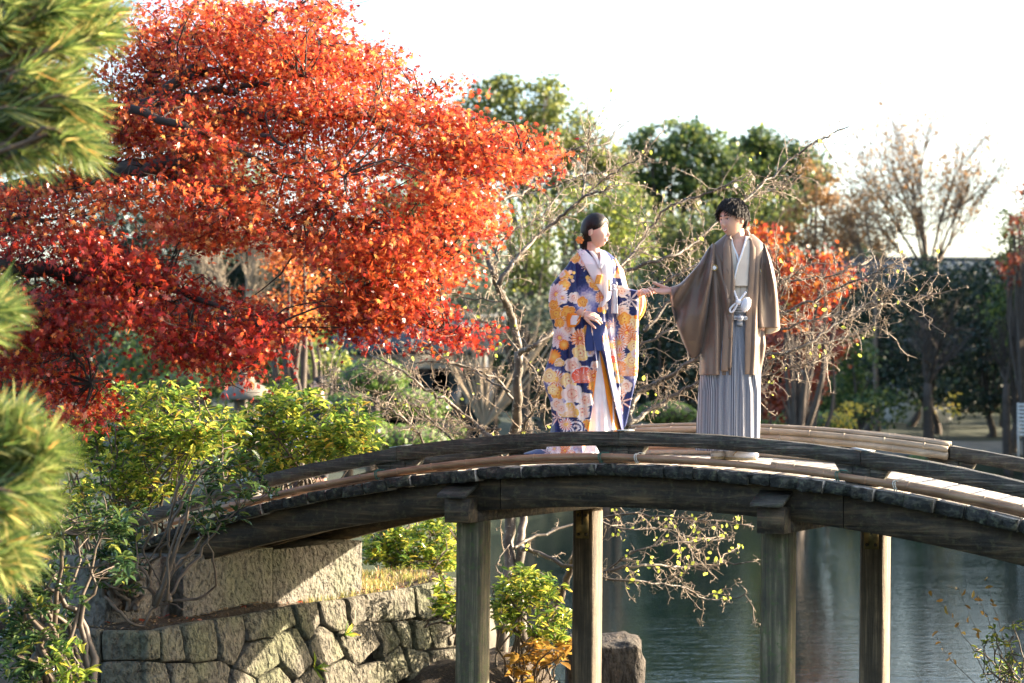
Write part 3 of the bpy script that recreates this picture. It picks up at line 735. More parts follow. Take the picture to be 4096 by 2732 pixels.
# ---- hands
def hand(bag, w, d, nrm, s, curl, thumb_side, fan=.12, thumb_curl=.4, thumb_out=.8, fl=1.0):
    """w wrist point, d finger direction, nrm back of the hand, s size; curl list of 4 angles (rad per joint)"""
    d = np.array(d, float); d /= np.linalg.norm(d); nrm = np.array(nrm, float); nrm -= d * (nrm @ d); nrm /= np.linalg.norm(nrm); sd = np.cross(d, nrm) * thumb_side
    Lp = .088 * s; offs = [.028, .0095, -.009, -.026]; ln = [.068, .076, .07, .056]
    for i in range(4):
        k = w + d * Lp * (1 - .05 * abs(i - 1)) + sd * offs[i] * s; m0 = w + sd * offs[i] * s * .55 + d * .01
        bag.tube([m0, (m0 + k) / 2 + nrm * .003, k, k + d * .006], np.array([.0135, .0135, .0115, .0095]) * s, 8)
        dir_ = d + sd * (1.4 - i) * fan * .5; dir_ /= np.linalg.norm(dir_); P = [k - dir_ * .01, k]; a = 0
        for j, fr in enumerate((.45, .3, .25)):
            a += curl[i] * (1 if j else .8); dd = dir_ * math.cos(a) - nrm * math.sin(a); P.append(P[-1] + dd * ln[i] * fr * s * fl)
        bag.tube(smooth_pts(P, 3), np.interp(np.linspace(0, 1, (len(P) - 1) * 3 + 1), [0, .3, .6, 1], np.array([.0098, .0088, .0078, .0062]) * s * (.9 if i == 3 else 1)), 8)
        bag.ellipsoid(P[-1], (.0062 * s,) * 3, 8, 6)
    tb = w + sd * .022 * s + d * .018 * s - nrm * .004; td = d * (1 - thumb_out * .5) + sd * thumb_out - nrm * .25; td /= np.linalg.norm(td)
    t2 = td * math.cos(thumb_curl) + (d - nrm * .5) / 1.12 * math.sin(thumb_curl); P = [tb, tb + td * .038 * s, tb + td * .038 * s + t2 * .032 * s, tb + td * .038 * s + t2 * .056 * s]
    bag.tube(smooth_pts(P, 3), np.linspace(.0155, .008, 10) * s, 8); bag.ellipsoid(P[-1], (.008 * s,) * 3, 8, 6)
def fuse(o, vox=.003):
    m = o.modifiers.new('fuse', 'REMESH'); m.mode = 'VOXEL'; m.voxel_size = vox; m.use_smooth_shade = True
    s = o.modifiers.new('soft', 'SMOOTH'); s.factor = .4; s.iterations = 2

# =================================================================== the man
YM = 13.05
man = empty('person', KP(1185, 1525, YM), 'man in brown haori coat over grey striped hakama, reaching out his hand', 'person')
M_haori = cloth_mat('brown_haori_silk', (.125, .078, .054), .4, .4, sheen=.3)
M_lapel = cloth_mat('brown_haori_lapel', (.21, .135, .09), .45, .4, sheen=.3)
M_beige = cloth_mat('beige_kimono_silk', (.66, .56, .47), .5, .3); M_white = cloth_mat('white_silk', (.8, .79, .82), .6, .3); M_lining = cloth_mat('tan_lining', (.45, .33, .22), .5, .3)
M_hak = cloth_mat('striped_hakama', (.012, .022, .045), .6, .2, stripes=(1, True, (.33, .34, .39)))
M_obi = cloth_mat('striped_hakama_belt', (.018, .03, .055), .6, .2, stripes=(110, False, (.6, .6, .64)))
M_gold = plain_mat('gold_thread', (.65, .45, .1), .4, .2, 60, .3, .2)
def mfold(cx, cy, sa):
    ang = np.arctan2(cx - 1065, cy - 240 + 1e-3); g = np.clip((cy - 330) / 300, 0, 1)
    f = .02 * g * np.sin(ang * 34 + .004 * cy) + .008 * g * np.sin(cx * .11 + 1 + .003 * cy)
    f2 = .016 * g * np.sin((cx - 1185) * .09 + .004 * cy + 2)
    return np.where(cx < 1170, f, f2) * np.sign(sa)
ho = [(235, 1187, 1303), (300, 1188, 1306), (400, 1196, 1304), (500, 1203, 1300), (600, 1207, 1296), (640, 1203, 1288), (720, 1196, 1281), (800, 1190, 1279), (1046, 1178, 1278)]
hb = [(232, 1168, 1322), (245, 1150, 1338), (262, 1130, 1358), (285, 1100, 1380), (310, 1078, 1392), (350, 1062, 1398), (450, 1050, 1398), (600, 1040, 1388), (700, 1034, 1384), (800, 1028, 1386), (870, 1024, 1392), (930, 1020, 1384), (1000, 1016, 1370), (1046, 1013, 1364)]
hdm = [(232, .06), (300, .1), (450, .125), (700, .13), (1046, .165)]
V, F, U, cx, cy = loft(hb, YM, hdm, 200, 150, .8, mfold, ho, 3)
o = mk('haori', V, F, M_haori, man, smooth=True, uv=U); so = o.modifiers.new('t', 'SOLIDIFY'); so.thickness = .004
def front(rows, hd, Y, e=.8, off=0.0, fold=None):
    def f(CX, CY):
        ys = np.asarray(CY); t = np.array(rows, float); xl = np.interp(ys, t[:, 0], t[:, 1]); xr = np.interp(ys, t[:, 0], t[:, 2])
        H = hd if np.isscalar(hd) else np.interp(ys, [a[0] for a in hd], [a[1] for a in hd]); c = (xl + xr) / 2; h = (xr - xl) / 2
        u = np.clip(np.abs((CX - c) / h), 0, .995) ** (1 / e); y = -H * np.sqrt(1 - u * u) ** e
        if fold is not None: y = y + fold(np.asarray(CX), np.asarray(CY), np.ones_like(np.asarray(CX, float)))
        return Y + y - off
    return f
fm = front(hb, hdm, YM, .8, .006)
V, F, U, _, _ = panel([(228, 1180), (260, 1160), (300, 1150), (450, 1150), (620, 1163), (800, 1152), (1022, 1138)], [(228, 1200), (260, 1190), (300, 1190), (400, 1198), (620, 1210), (720, 1199), (1022, 1180)], fm, 90, 10, .012, .006)
mk('lapel', V, F, M_lapel, man, smooth=True)
V, F, U, _, _ = panel([(222, 1288), (260, 1303), (300, 1307), (500, 1300), (640, 1286), (800, 1278), (1040, 1277)], [(222, 1304), (260, 1336), (300, 1346), (450, 1356), (600, 1350), (750, 1338), (1040, 1318)], fm, 90, 10, .012, .006)
mk('lapel', V, F, M_lapel, man, smooth=True)
# collar band round the neck
g = Bag(); P = [KP(1188, 262, YM - .075), KP(1192, 232, YM - .02), KP(1215, 215, YM + .05), KP(1255, 208, YM + .065), KP(1288, 212, YM + .04), KP(1302, 235, YM - .03), KP(1308, 265, YM - .075)]
g.tube(smooth_pts(P, 4), .013, 8); g.build('collar', M_lapel, man, smooth=True)
# sleeves
def sfold(px, py, am=.016, fr=15, ph=0):
    def f(cx, cy, sa):
        ang = np.arctan2(cy - py, px - cx); r = np.hypot(cx - px, cy - py)
        return am * np.clip(r / 250, 0, 1) * (np.sin(ang * fr + ph + r * .006) + .5 * np.sin(ang * fr * 1.9 + 1 + ph)) * np.sign(sa)
    return f
ls = [(285, 1085, 1105), (310, 1062, 1112), (350, 1038, 1118), (400, 1008, 1118), (450, 965, 1112), (500, 918, 1105), (524, 885, 1100), (531, 847, 1098), (545, 846, 1095), (600, 850, 1085), (700, 866, 1072), (760, 882, 1062), (800, 898, 1054), (850, 917, 1042), (900, 938, 1028), (930, 952, 1014), (947, 962, 996)]
V, F, U, _, _ = loft(ls, YM - .03, [(285, .03), (400, .08), (530, .07), (700, .075), (850, .06), (947, .02)], 150, 130, .75, sfold(1095, 235, .03, 15, .6), None, 2)
mk('sleeve', V, F, M_haori, man, smooth=True)
# cuff lining on the outstretched sleeve
V, F, U, _, _ = panel([(560, 842), (600, 843), (660, 853), (725, 872)], [(560, 856), (600, 858), (660, 868), (725, 884)], lambda X, Y_: YM + .0 + 0 * X, 20, 4, .01); mk('sleeve_lining', V, F, M_lining, man)
rs_ = [(285, 1372, 1392), (310, 1362, 1402), (350, 1352, 1420), (420, 1348, 1440), (500, 1345, 1455), (600, 1340, 1466), (700, 1335, 1476), (760, 1335, 1482), (772, 1336, 1482)]
V, F, U, _, _ = loft(rs_, YM - .02, [(285, .03), (400, .085), (600, .09), (772, .085)], 110, 90, .75, sfold(1385, 260, .024, -13, 2), None, 2)
mk('sleeve', V, F, M_haori, man, smooth=True)
V, F, U, _, _ = loft([(768, 1384, 1482), (785, 1388, 1476), (800, 1392, 1450), (806, 1396, 1425)], YM - .03, .05, 20, 40, .8); mk('sleeve_lining', V, F, M_lining, man, smooth=True)
V, F, U, _, _ = loft([(775, 1345, 1392), (860, 1340, 1395), (900, 1345, 1391), (930, 1362, 1386), (955, 1372, 1379)], YM + .02, [(775, .03), (955, .012)], 40, 50, .8, sfold(1385, 700, .006, 9)); mk('under_sleeve', V, F, M_lining, man, smooth=True)
# inner kimono, hakama
V, F, U, _, _ = loft([(250, 1180, 1312), (300, 1150, 1340), (400, 1130, 1360), (640, 1130, 1350), (700, 1150, 1330)], YM, [(250, .05), (320, .085), (640, .105), (700, .09)], 90, 90, .85, None, [(250, 1196, 1290), (300, 1208, 1272), (350, 1228, 1256), (392, 1241, 1245), (700, 1242, 1244)]); mk('kimono', V, F, M_beige, man, smooth=True)
kf = lambda off: (lambda X, Y_: YM - np.interp(Y_, [240, 300, 400, 640], [.062, .09, .108, .118]) - off + ((X - 1245) / 900) ** 2)
V, F, U, _, _ = panel([(250, 1184), (330, 1184), (430, 1195), (520, 1206)], [(250, 1198), (330, 1218), (430, 1238), (520, 1214)], kf(0), 40, 8, .012); mk('kimono_collar', V, F, M_beige, man, smooth=True)
V, F, U, _, _ = panel([(240, 1290), (300, 1276), (385, 1243), (450, 1226), (530, 1208)], [(240, 1306), (300, 1312), (385, 1306), (450, 1300), (530, 1296)], kf(.008), 40, 8, .012); mk('kimono_collar', V, F, M_beige, man, smooth=True)
V, F, U, _, _ = panel([(252, 1194), (300, 1204), (350, 1226), (392, 1238)], [(252, 1202), (300, 1215), (350, 1238), (392, 1246)], kf(.0), 30, 5, .01); mk('under_collar', V, F, M_white, man, smooth=True)
V, F, U, _, _ = panel([(240, 1282), (300, 1266), (350, 1250), (400, 1232), (520, 1205)], [(240, 1292), (300, 1277), (350, 1262), (400, 1242), (520, 1212)], kf(.014), 30, 5, .008); mk('under_collar', V, F, M_white, man, smooth=True)
def hfold(cx, cy, sa):
    g = np.clip((cy - 640) / 500, 0, 1); u = (cx - 1188) / (80 + g * 110)
    return g * (.022 * np.abs(((u * 4.2 + .2) % 1) - .5) * 2 - .011) * np.sign(sa)
hk = [(612, 1150, 1330), (650, 1145, 1338), (700, 1120, 1345), (850, 1065, 1360), (1000, 1025, 1366), (1100, 1010, 1367), (1250, 1001, 1366), (1400, 993, 1362), (1470, 989, 1352), (1482, 990, 1348)]
V, F, U, cx, cy = loft(hk, YM, [(612, .1), (700, .11), (1000, .15), (1482, .19)], 170, 260, .75, hfold, None, 3)
gk = np.clip((cy - 640) / 500, 0, 1)
U[:, 0] = (cx - 1200 + 4 * np.sin(cx * .05)) / (6.2 + 1.8 * gk)
mk('hakama', V, F, M_hak, man, smooth=False, uv=U)
V, F, U, _, _ = loft([(628, 1150, 1338), (690, 1148, 1340)], YM, .117, 12, 60, .85); mk('belt', V, F, M_obi, man, smooth=True, uv=U)
g = Bag(); g.ellipsoid(KP(1248, 715, YM - .14), (.024, .016, .022), 14, 10); g.ellipsoid(KP(1212, 712, YM - .13), (.03, .01, .018), 14, 8); g.ellipsoid(KP(1276, 716, YM - .13), (.02, .01, .017), 14, 8); g.box(KP(1232, 760, YM - .135), KP(1262, 725, YM - .125))
Vb = np.concatenate(g.V); g.build('belt_knot', M_obi, man, smooth=True, uv=np.stack([Vb[:, 0] * 2, Vb[:, 2]], -1))
# white cord with pompon
g = Bag()
for P in ([KP(1214, 552, YM - .13), KP(1224, 585, YM - .14), KP(1240, 618, YM - .15)], [KP(1284, 562, YM - .13), KP(1262, 590, YM - .14), KP(1240, 618, YM - .15)], [KP(1240, 618, YM - .15), KP(1210, 640, YM - .15), KP(1190, 665, YM - .15), KP(1198, 682, YM - .15), KP(1214, 668, YM - .155), KP(1236, 630, YM - .155)]):
    P = smooth_pts(P, 6)
    for ph in (0, 2.1, 4.2):
        t = np.arange(len(P)) * .9 + ph; g.tube(P + np.stack([.0035 * np.cos(t), .0035 * np.sin(t), 0 * t], -1), .0045, 5)
g.ellipsoid(KP(1240, 622, YM - .155), (.02, .016, .018), 14, 10); g.build('haori_cord', M_white, man, smooth=True)
pp = KP(1283, 636, YM - .165); r = np.random.default_rng(3); g = Bag(); g.ellipsoid(pp, (.03, .022, .047), 18, 12, rotm(0, 0, .35)); 
for k in range(420):
    u = r.normal(size=3); u /= np.linalg.norm(u); q = rotm(0, 0, .35) @ (u * np.array([.031, .023, .048])); g.tube([pp + q * .9, pp + q * 1.06 + r.normal(0, .001, 3)], [.0012, .0007], 3, False)
g.build('pompon', M_white, man, smooth=True)
# crests
def crest(cxx, cyy, rx, ry, Y):
    c = KP(cxx, cyy, Y); n = 24; a = np.arange(n) * 2 * math.pi / n; g = Bag(); k = .00113
    g.tube([c + np.array([math.cos(t) * rx * k, -.002, math.sin(t) * ry * k]) for t in np.append(a, a[0])], .0016, 5); ring = g.build('crest', M_gold, man)
    g = Bag(); V = [c + np.array([0, -.001, 0])] + [c + np.array([math.cos(t) * rx * k * .8 * (.9 + .1 * math.cos(4 * t)), -.001, math.sin(t) * ry * k * .8 * (.9 + .1 * math.cos(4 * t))]) for t in a]
    g.add(V, [np.array([(0, (i + 1) % n + 1, i + 1) for i in range(n)])]); g.build('crest_flower', M_white, ring)
crest(1100, 422, 16, 16, float(front(hb, hdm, YM, .8, .014)(1100., 422.)) - .004); crest(1366, 445, 6, 14, float(front(hb, hdm, YM, .8, .012)(1366., 445.)))
# head, neck, arms, hands, legs
Rm = rotm(math.radians(-50), math.radians(3), math.radians(-3)); hc = KP(1206, 142, YM - .02); bb = Bag()
head_bag(bb, hc, Rm, False, 1.0)
nk = KP(1240, 300, YM - .005); bb.tube(smooth_pts([hc + np.array([.012, .02, -.03]), hc + np.array([.03, .02, -.11]), KP(1242, 262, YM), nk, KP(1245, 400, YM - .01)], 3), [.055, .055, .054, .053, .052, .053, .055, .058, .066, .075, .085, .09, .09], 20)
bb.tube([KP(1240, 340, YM), KP(1240, 640, YM + .01)], [.1, .095], 16)      # torso core
for sx in (-1, 1):
    bb.tube(smooth_pts([KP(1240, 600, YM) + np.array([sx * .07, 0, 0]), KP(1205 + (sx + 1) * 15, 1100, YM) + np.array([sx * .05, 0, 0]), KP(1190 + (sx + 1) * 15, 1480, YM) + np.array([sx * .06, 0, 0])], 3), np.linspace(.085, .045, 7), 12)
sh = KP(1120, 340, YM); el = KP(980, 560, YM + .03); wr = KP(848, 558, YM - .04)
bb.tube(smooth_pts([KP(1240, 380, YM), sh, (sh + el) / 2, el], 3), np.linspace(.07, .045, 10), 12); bb.tube([el, (el + wr) / 2, wr, wr + (wr - el) * .05], [.045, .038, .028, .026], 12)
hand(bb, KP(852, 556, YM - .04), (-1, -.02, -.04), (-.1, .45, -.9), .95, (.16, .2, .26, .34), -1, .08, .7, .35)
sr2 = KP(1360, 340, YM); er = KP(1395, 580, YM); wr2 = KP(1368, 775, YM - .06)
bb.tube(smooth_pts([KP(1240, 380, YM), sr2, (sr2 + er) / 2, er], 3), np.linspace(.07, .045, 10), 12); bb.tube([er, (er + wr2) / 2, wr2, wr2 + (wr2 - er) * .06], [.045, .038, .029, .028], 12)
hand(bb, KP(1364, 778, YM - .06), (-.05, -.1, -1), (.35, -.9, 0), 1.0, (.75, .8, .85, .9), 1, .05, .9, .35)
body = bb.build('body', M_skinm, man, smooth=True); fuse(body, .0028)
add_face(man, hc, Rm, False, 1)
# hair : cap plus many locks
def hair_cap(bag, c, R, fem, keep, grow, nu=72, nv=50):
    th = np.linspace(0, math.pi, nv + 1); ph = np.arange(nu) * 2 * math.pi / nu
    D = np.array([[(math.sin(t) * math.cos(p), math.sin(t) * math.sin(p), math.cos(t)) for p in ph] for t in th])
    S = head_surface(D, fem); nrm = D / np.linalg.norm(D, axis=-1, keepdims=True); k = keep(D[..., 0], D[..., 1], D[..., 2])
    S = S + nrm * (np.clip(k, -.3, 1) * grow)[..., None]; V = (S.reshape(-1, 3) @ R.T) + c; F = []
    kk = k.reshape(nv + 1, nu)
    for i in range(nv):
        for j in range(nu):
            j2 = (j + 1) % nu
            if max(kk[i, j], kk[i + 1, j], kk[i, j2], kk[i + 1, j2]) > 0: F.append((i * nu + j, (i + 1) * nu + j, (i + 1) * nu + j2, i * nu + j2))
    bag.add(V, [np.array(F)])
r = np.random.default_rng(12); g = Bag()
keepm = lambda x, y, z: np.clip((z - np.where(y < -.1, .6 - .55 * np.abs(x), np.where(y < .35, .05 + .3 * np.clip(-y, 0, 1), -.55))) * 6, -.3, 1)
hair_cap(g, hc, Rm, False, keepm, .018)
for k in range(1500):
    u = r.normal(size=3); u[2] = abs(u[2]) * .9 + .05; u /= np.linalg.norm(u)
    if keepm(u[0], u[1], u[2]) <= 0:
        if u[1] > .1: u[2] -= .6 * r.random(); u /= np.linalg.norm(u)
        else: continue
    p0 = head_surface(u, False) + u * .012; t_ = np.cross(u, [0, 0, 1.]); t_ = t_ / (np.linalg.norm(t_) + 1e-6); dn = np.cross(t_, u); dn = -dn if dn[2] > 0 else dn
    fl = dn * .7 + t_ * r.normal(.25, .5) + u * .25; L_ = r.uniform(.02, .045); P = [p0, p0 + fl * L_ * .5 + u * .008, p0 + fl * L_ + u * r.uniform(-.004, .006) + np.array([0, 0, -.006])]
    g.tube(smooth_pts(np.array(P) @ Rm.T + hc, 2), [.0026, .0028, .0024, .0016, .0005], 4, False)
for xs_ in np.linspace(-.5, .55, 30):   # fringe swept over the forehead
    for q in range(3):
        x0 = xs_ + r.normal(0, .05); p0 = head_surface(np.array([x0, -.75, .62 + r.normal(0, .05)]), False); p0 = p0 + np.array([0, -.008, .01])
        P = [p0, p0 + np.array([.006 * np.sign(x0 + .15), -.008, -.014]), p0 + np.array([.014 * np.sign(x0 + .15) + r.normal(0, .004), -.003, -.022 - abs(x0 + .15) * .035])]
        g.tube(smooth_pts(np.array(P) @ Rm.T + hc, 2), [.003, .0032, .0028, .002, .0006], 4, False)
g.build('hair', M_hair, man, smooth=True)
# socks and sandals
def foot(parent, c, yaw, s=1.0):
    R = rotm(yaw, 0, 0); g = Bag(); g.ellipsoid(np.array([0, -.06, .035]) @ R.T + c, np.array([.045, .11, .035]) * s, 18, 10, R); g.ellipsoid(np.array([0, .04, .05]) @ R.T + c, np.array([.036, .045, .05]) * s, 14, 10, R)
    g.tube([np.array([0, .05, .05]) @ R.T + c, np.array([0, .05, .16]) @ R.T + c], .036, 14); g.build('sock', M_white, parent, smooth=True)
    g = Bag(); V = []
    for z in (-.0, .018): V += [(.048 * math.cos(a) * (1 + .1 * math.sin(a)), -.03 - .135 * math.sin(a), z) for a in np.arange(20) * math.pi / 10]
    V = np.array(V) @ R.T + c; g.add(V, [np.array([(i, i + 20, (i + 1) % 20 + 20, (i + 1) % 20) for i in range(20)]), tuple(range(20)), tuple(range(39, 19, -1))]); g.build('sandal', M_straw, parent)
    g = Bag(); a0 = np.array([-.035, .0, .03]); b0 = np.array([0, -.105, .072]); c0 = np.array([.035, .0, .03])
    g.tube(smooth_pts(np.array([a0, a0 * .7 + b0 * .4 + [-.01, 0, .015], b0]) @ R.T + c, 3), .004, 5); g.tube(smooth_pts(np.array([c0, c0 * .7 + b0 * .4 + [.01, 0, .015], b0]) @ R.T + c, 3), .004, 5); g.build('sandal_strap', M_straw, parent)
M_straw = plain_mat('straw_sandal', (.5, .38, .22), .7, .3, 60, .4)
def deckz(p):
    v = np.array([p[0], p[1], 0]) - BO; s = v @ BA; return arch(s, 2.345)
for cxx, yw, dy in ((1225, .9, -.04), (1150, -.5, .08)):
    p = KP(cxx, 1500, YM + dy); p[2] = deckz(p); foot(man, p, yw)

# =================================================================== the woman
YW = 13.5
woman = empty('person', KP(350, 1505, YW), 'woman in blue kimono patterned with orange and white flowers, smiling at the man', 'person')
# dyed flower pattern, fixed to the cloth
NAVY = np.array([.008, .022, .12]); LAV = np.array([.22, .24, .52]); WHT = np.array([.78, .74, .78]); ORG = np.array([.82, .24, .015]); YEL = np.array([.88, .58, .14]); PCH = np.array([.85, .6, .45]); RED = np.array([.62, .06, .02]); GOLDc = np.array([.7, .45, .08])
prng = np.random.default_rng(8)
FL = [ # type, cx, cy, r
 ('cloud', 150, 1060, 60), ('cloud', 195, 1190, 50), ('cloud', 640, 1040, 50), ('cloud', 490, 790, 55), ('cloud', 480, 870, 50), ('cloud', 360, 610, 66), ('cloud', 350, 660, 50),
 ('plum', 300, 365, 30, 0), ('plum', 335, 395, 20, 1), ('maple', 350, 425, 22, 0), ('plum', 228, 470, 26, 0), ('plum', 228, 525, 28, 0), ('plum', 210, 460, 18, 1), ('dot', 262, 450, 10, 1), ('dot', 282, 455, 8, 2), ('dot', 268, 480, 9, 2), ('dot', 275, 500, 8, 1),
 ('mum', 180, 580, 52, 1), ('mum', 215, 600, 30, 1), ('plum', 285, 600, 28, 1), ('plum', 330, 625, 26, 0), ('leaf', 180, 655, 50, 2), ('plum', 180, 690, 34, 0), ('plum', 250, 690, 38, 0), ('leaf', 250, 740, 40, 2), ('plum', 200, 745, 26, 0), ('plum', 165, 640, 24, 0),
 ('plum', 375, 500, 18, 2), ('dot', 360, 485, 10, 2), ('plum', 410, 520, 34, 0), ('mum', 440, 600, 32, 0), ('plum', 450, 650, 22, 1), ('dot', 430, 670, 12, 0), ('dot', 455, 680, 10, 2), ('plum', 400, 500, 18, 2),
 ('fan', 530, 400, 26, 0), ('fan', 540, 470, 26, 0), ('mum', 548, 440, 18, 2), ('plum', 560, 560, 30, 1), ('leaf', 610, 610, 62, 1), ('plum', 560, 680, 34, 1), ('leaf', 590, 640, 30, 1), ('plum', 615, 750, 38, 2), ('dot', 640, 710, 9, 0), ('plum', 575, 720, 34, 0),
 ('mum', 590, 800, 44, 0), ('mum', 545, 860, 40, 3), ('mum', 620, 840, 36, 0), ('mum', 545, 930, 30, 3), ('plum', 630, 880, 30, 2), ('fan', 590, 1020, 58, 0), ('fan', 545, 1000, 36, 0), ('plum', 620, 960, 36, 2), ('plum', 585, 1110, 30, 1), ('fan', 540, 1075, 28, 2), ('plum', 560, 1140, 24, 1), ('leaf', 560, 1200, 60, 3), ('mum', 640, 920, 22, 1),
 ('mum', 200, 830, 52, 1), ('plum', 250, 780, 30, 1), ('mum', 165, 940, 36, 2), ('mum', 180, 1070, 46, 3), ('plum', 140, 1050, 34, 2), ('plum', 190, 1150, 34, 0), ('plum', 160, 1130, 26, 2), ('plum', 185, 1215, 30, 1), ('leaf', 185, 1290, 46, 3), ('fan', 200, 980, 26, 2),
 ('mum', 318, 835, 46, 0), ('plum', 390, 785, 28, 1), ('plum', 355, 790, 24, 0), ('plum', 320, 920, 40, 2), ('mum', 375, 920, 20, 1), ('plum', 275, 990, 38, 1), ('plum', 250, 1080, 38, 2), ('fan', 330, 1060, 55, 3), ('plum', 400, 990, 20, 1), ('mum', 395, 1050, 34, 0), ('plum', 270, 1155, 48, 1), ('plum', 345, 1190, 36, 1), ('plum', 325, 1260, 38, 1), ('fan', 250, 1260, 50, 2), ('plum', 390, 1110, 26, 0), ('leaf', 340, 1320, 40, 2), ('plum', 350, 1330, 24, 0), ('wave', 290, 1350, 40), ('wave', 250, 1370, 30), ('mum', 235, 1330, 30, 3), ('plum', 210, 1240, 26, 1), ('mum', 225, 870, 26, 2),
 ('mum', 460, 835, 24, 0), ('plum', 485, 890, 26, 2), ('mum', 495, 920, 26, 1), ('fan', 500, 960, 24, 3), ('mum', 470, 760, 22, 3), ('plum', 505, 1000, 22, 2), ('leaf', 505, 750, 30, 3),
 ('mum', 230, 1480, 34, 0), ('mum', 170, 1470, 30, 1), ('plum', 290, 1475, 30, 1), ('mum', 340, 1460, 26, 3), ('leaf', 130, 1490, 30, 3), ('cloud', 300, 1500, 40), ('mum', 265, 1500, 24, 3)]
def pattern(cx, cy, extra=0):
    n = len(cx); C = np.tile(NAVY, (n, 1)); jit = np.array([mnoise.noise(Vector((a * .09, b * .09, 0))) for a, b in zip(cx, cy)]) if n < 400000 else np.zeros(n)
    C = C * (1 + .5 * jit[:, None])
    for f in FL:
        ty, x, y, r0 = f[:4]; k = f[4] if len(f) > 4 else 0; r0 = r0 * (1.15 if ty == 'cloud' else 1.26)
        dx = cx - x; dy = cy - y; m = (np.abs(dx) < r0 * 1.5) & (np.abs(dy) < r0 * 1.5)
        if not m.any(): continue
        d = np.hypot(dx[m], dy[m]) / r0; a = np.arctan2(dy[m], dx[m]) + x * .37; c = C[m]
        def put(mask, col): c[mask] = col if np.ndim(col) == 1 else col[mask]
        lerp = lambda A, B, t: A + (B - A) * np.clip(t, 0, 1)[:, None]
        if ty == 'cloud': 
            w = np.clip(1.3 - d - .3 * jit[m], 0, 1) ** 1.3; c = c + (LAV * 1.0 - c) * np.clip(w * 1.6, 0, 1)[:, None]; c = c + (WHT - c) * np.clip(w * 1.9 - .95, 0, 1)[:, None]
        elif ty == 'plum':
            R = .78 + .24 * np.abs(np.cos(2.5 * a)) ** .7; oc, ic = ((ORG, YEL), (WHT, PCH), (YEL, np.array([.9, .8, .5])))[k]
            put(d < R, lerp(ic, oc, (d / R) ** 2.2 * 1.1)); put((d > R * .93) & (d < R), np.array([.9, .75, .55])); put((np.abs(d - .42) < .04) & (np.sin(a * 20) > 0), RED); put(d < .1, RED * .8 + .1)
        elif ty == 'mum':
            R = .75 + .25 * np.abs(np.cos(8 * a)); oc, ic = ((ORG, RED), (WHT, RED), (ORG, YEL), (RED, YEL))[k]
            t = (np.cos(16 * a) > (.4 - d * .5)) & (d > .25); put(d < R, lerp(ic, oc, d * 1.3)); put((d < R) & t & (k != 2), WHT * .95 if k in (1, 3) else PCH); put(d < .16, YEL)
        elif ty == 'fan':
            R = .85 + .15 * np.abs(np.cos(2 * a)); oc, ic = ((ORG, PCH), (YEL, GOLDc), (GOLDc, PCH), (RED * 1.3, np.array([.85, .4, .3])))[k]
            up = dy[m] < r0 * .45; put((d < R) & up, lerp(ic, oc, d * 1.2)); put((d < R) & up & (np.abs(np.sin(a * 7)) < .16) & (d < .8), WHT); put((d > R * .9) & (d < R) & up, WHT)
        elif ty == 'maple' or ty == 'leaf':
            nl_ = 7; aa = ((a * nl_ / 6.283) % 1) - .5; R = (1 - np.abs(aa) * 3.2) ; cols = ((RED, YEL), (PCH, WHT), (YEL, PCH), (RED, PCH))[k]
            put(d < R, lerp(cols[1], cols[0], d)); put((d < R) & (np.abs(aa) < .05), WHT)
        elif ty == 'dot': put(d < 1, (ORG, PCH, YEL)[k])
        elif ty == 'wave':
            put(d < 1, np.where((np.sin(d * 16) > 0)[:, None], NAVY[None], WHT[None]))
        C[m] = c
    return np.clip(C, 0, 1)
M_kim = cloth_mat('flower_print_silk', (1, 1, 1), .5, .35, colattr=True, sheen=.15)
M_orange = cloth_mat('orange_lining', (.9, .28, .015), .55, .3); M_wsilk = cloth_mat('white_under_silk', (.82, .79, .83), .6, .25); M_pink = cloth_mat('pale_pink_lining', (.8, .5, .42), .6, .3); M_navy = cloth_mat('plain_navy_silk', (.014, .035, .17), .5, .35)
def wfold(cx, cy, sa):
    g = np.clip((cy - 620) / 350, 0, 1); u = cx * (1 + (1400 - cy) * .0004)
    return (g * (.016 * np.sin(u * .085 + .002 * cy) + .007 * np.sin(u * .19 + 2)) + (1 - g) * .005 * np.sin((cx + cy * .6) * .05)) * np.sign(sa)
wb = [(322, 330, 455), (335, 305, 480), (355, 285, 505), (380, 262, 528), (420, 248, 545), (500, 240, 552), (600, 246, 540), (700, 235, 530), (800, 222, 525), (900, 212, 528), (1050, 196, 545), (1200, 178, 558), (1300, 165, 566), (1370, 152, 570), (1440, 135, 560), (1490, 122, 470), (1512, 118, 460)]
hdw = [(322, .06), (400, .105), (600, .115), (800, .125), (1050, .15), (1370, .2), (1512, .23)]
# gap in the skirt front where the white under-robe shows
wo = [(322, 366, 454), (350, 380, 450), (400, 412, 442), (440, 428, 434), (470, 428, 430), (880, 428, 430), (905, 428, 436), (950, 420, 452), (1050, 408, 478), (1150, 394, 500), (1250, 382, 522), (1370, 364, 556), (1430, 350, 552), (1512, 318, 470)]
V, F, U, cx, cy = loft(wb, YW, hdw, 340, 300, .8, wfold, wo, 4)
sidefix = np.abs(V[:, 1] - YW)
o = mk('kimono', V, F, M_kim, woman, smooth=True, uv=U, col=pattern(cx + (V[:, 1] - YW) * 420 * np.sign(cx - 390) * (V[:, 1] > YW - .06), cy)); so = o.modifiers.new('t', 'SOLIDIFY'); so.thickness = .004; so.offset = -1
fw = front(wb, hdw, YW, .8, .004)
inner = [(600, 260, 520), (905, 240, 515), (1100, 225, 530), (1370, 200, 550), (1505, 200, 500)]
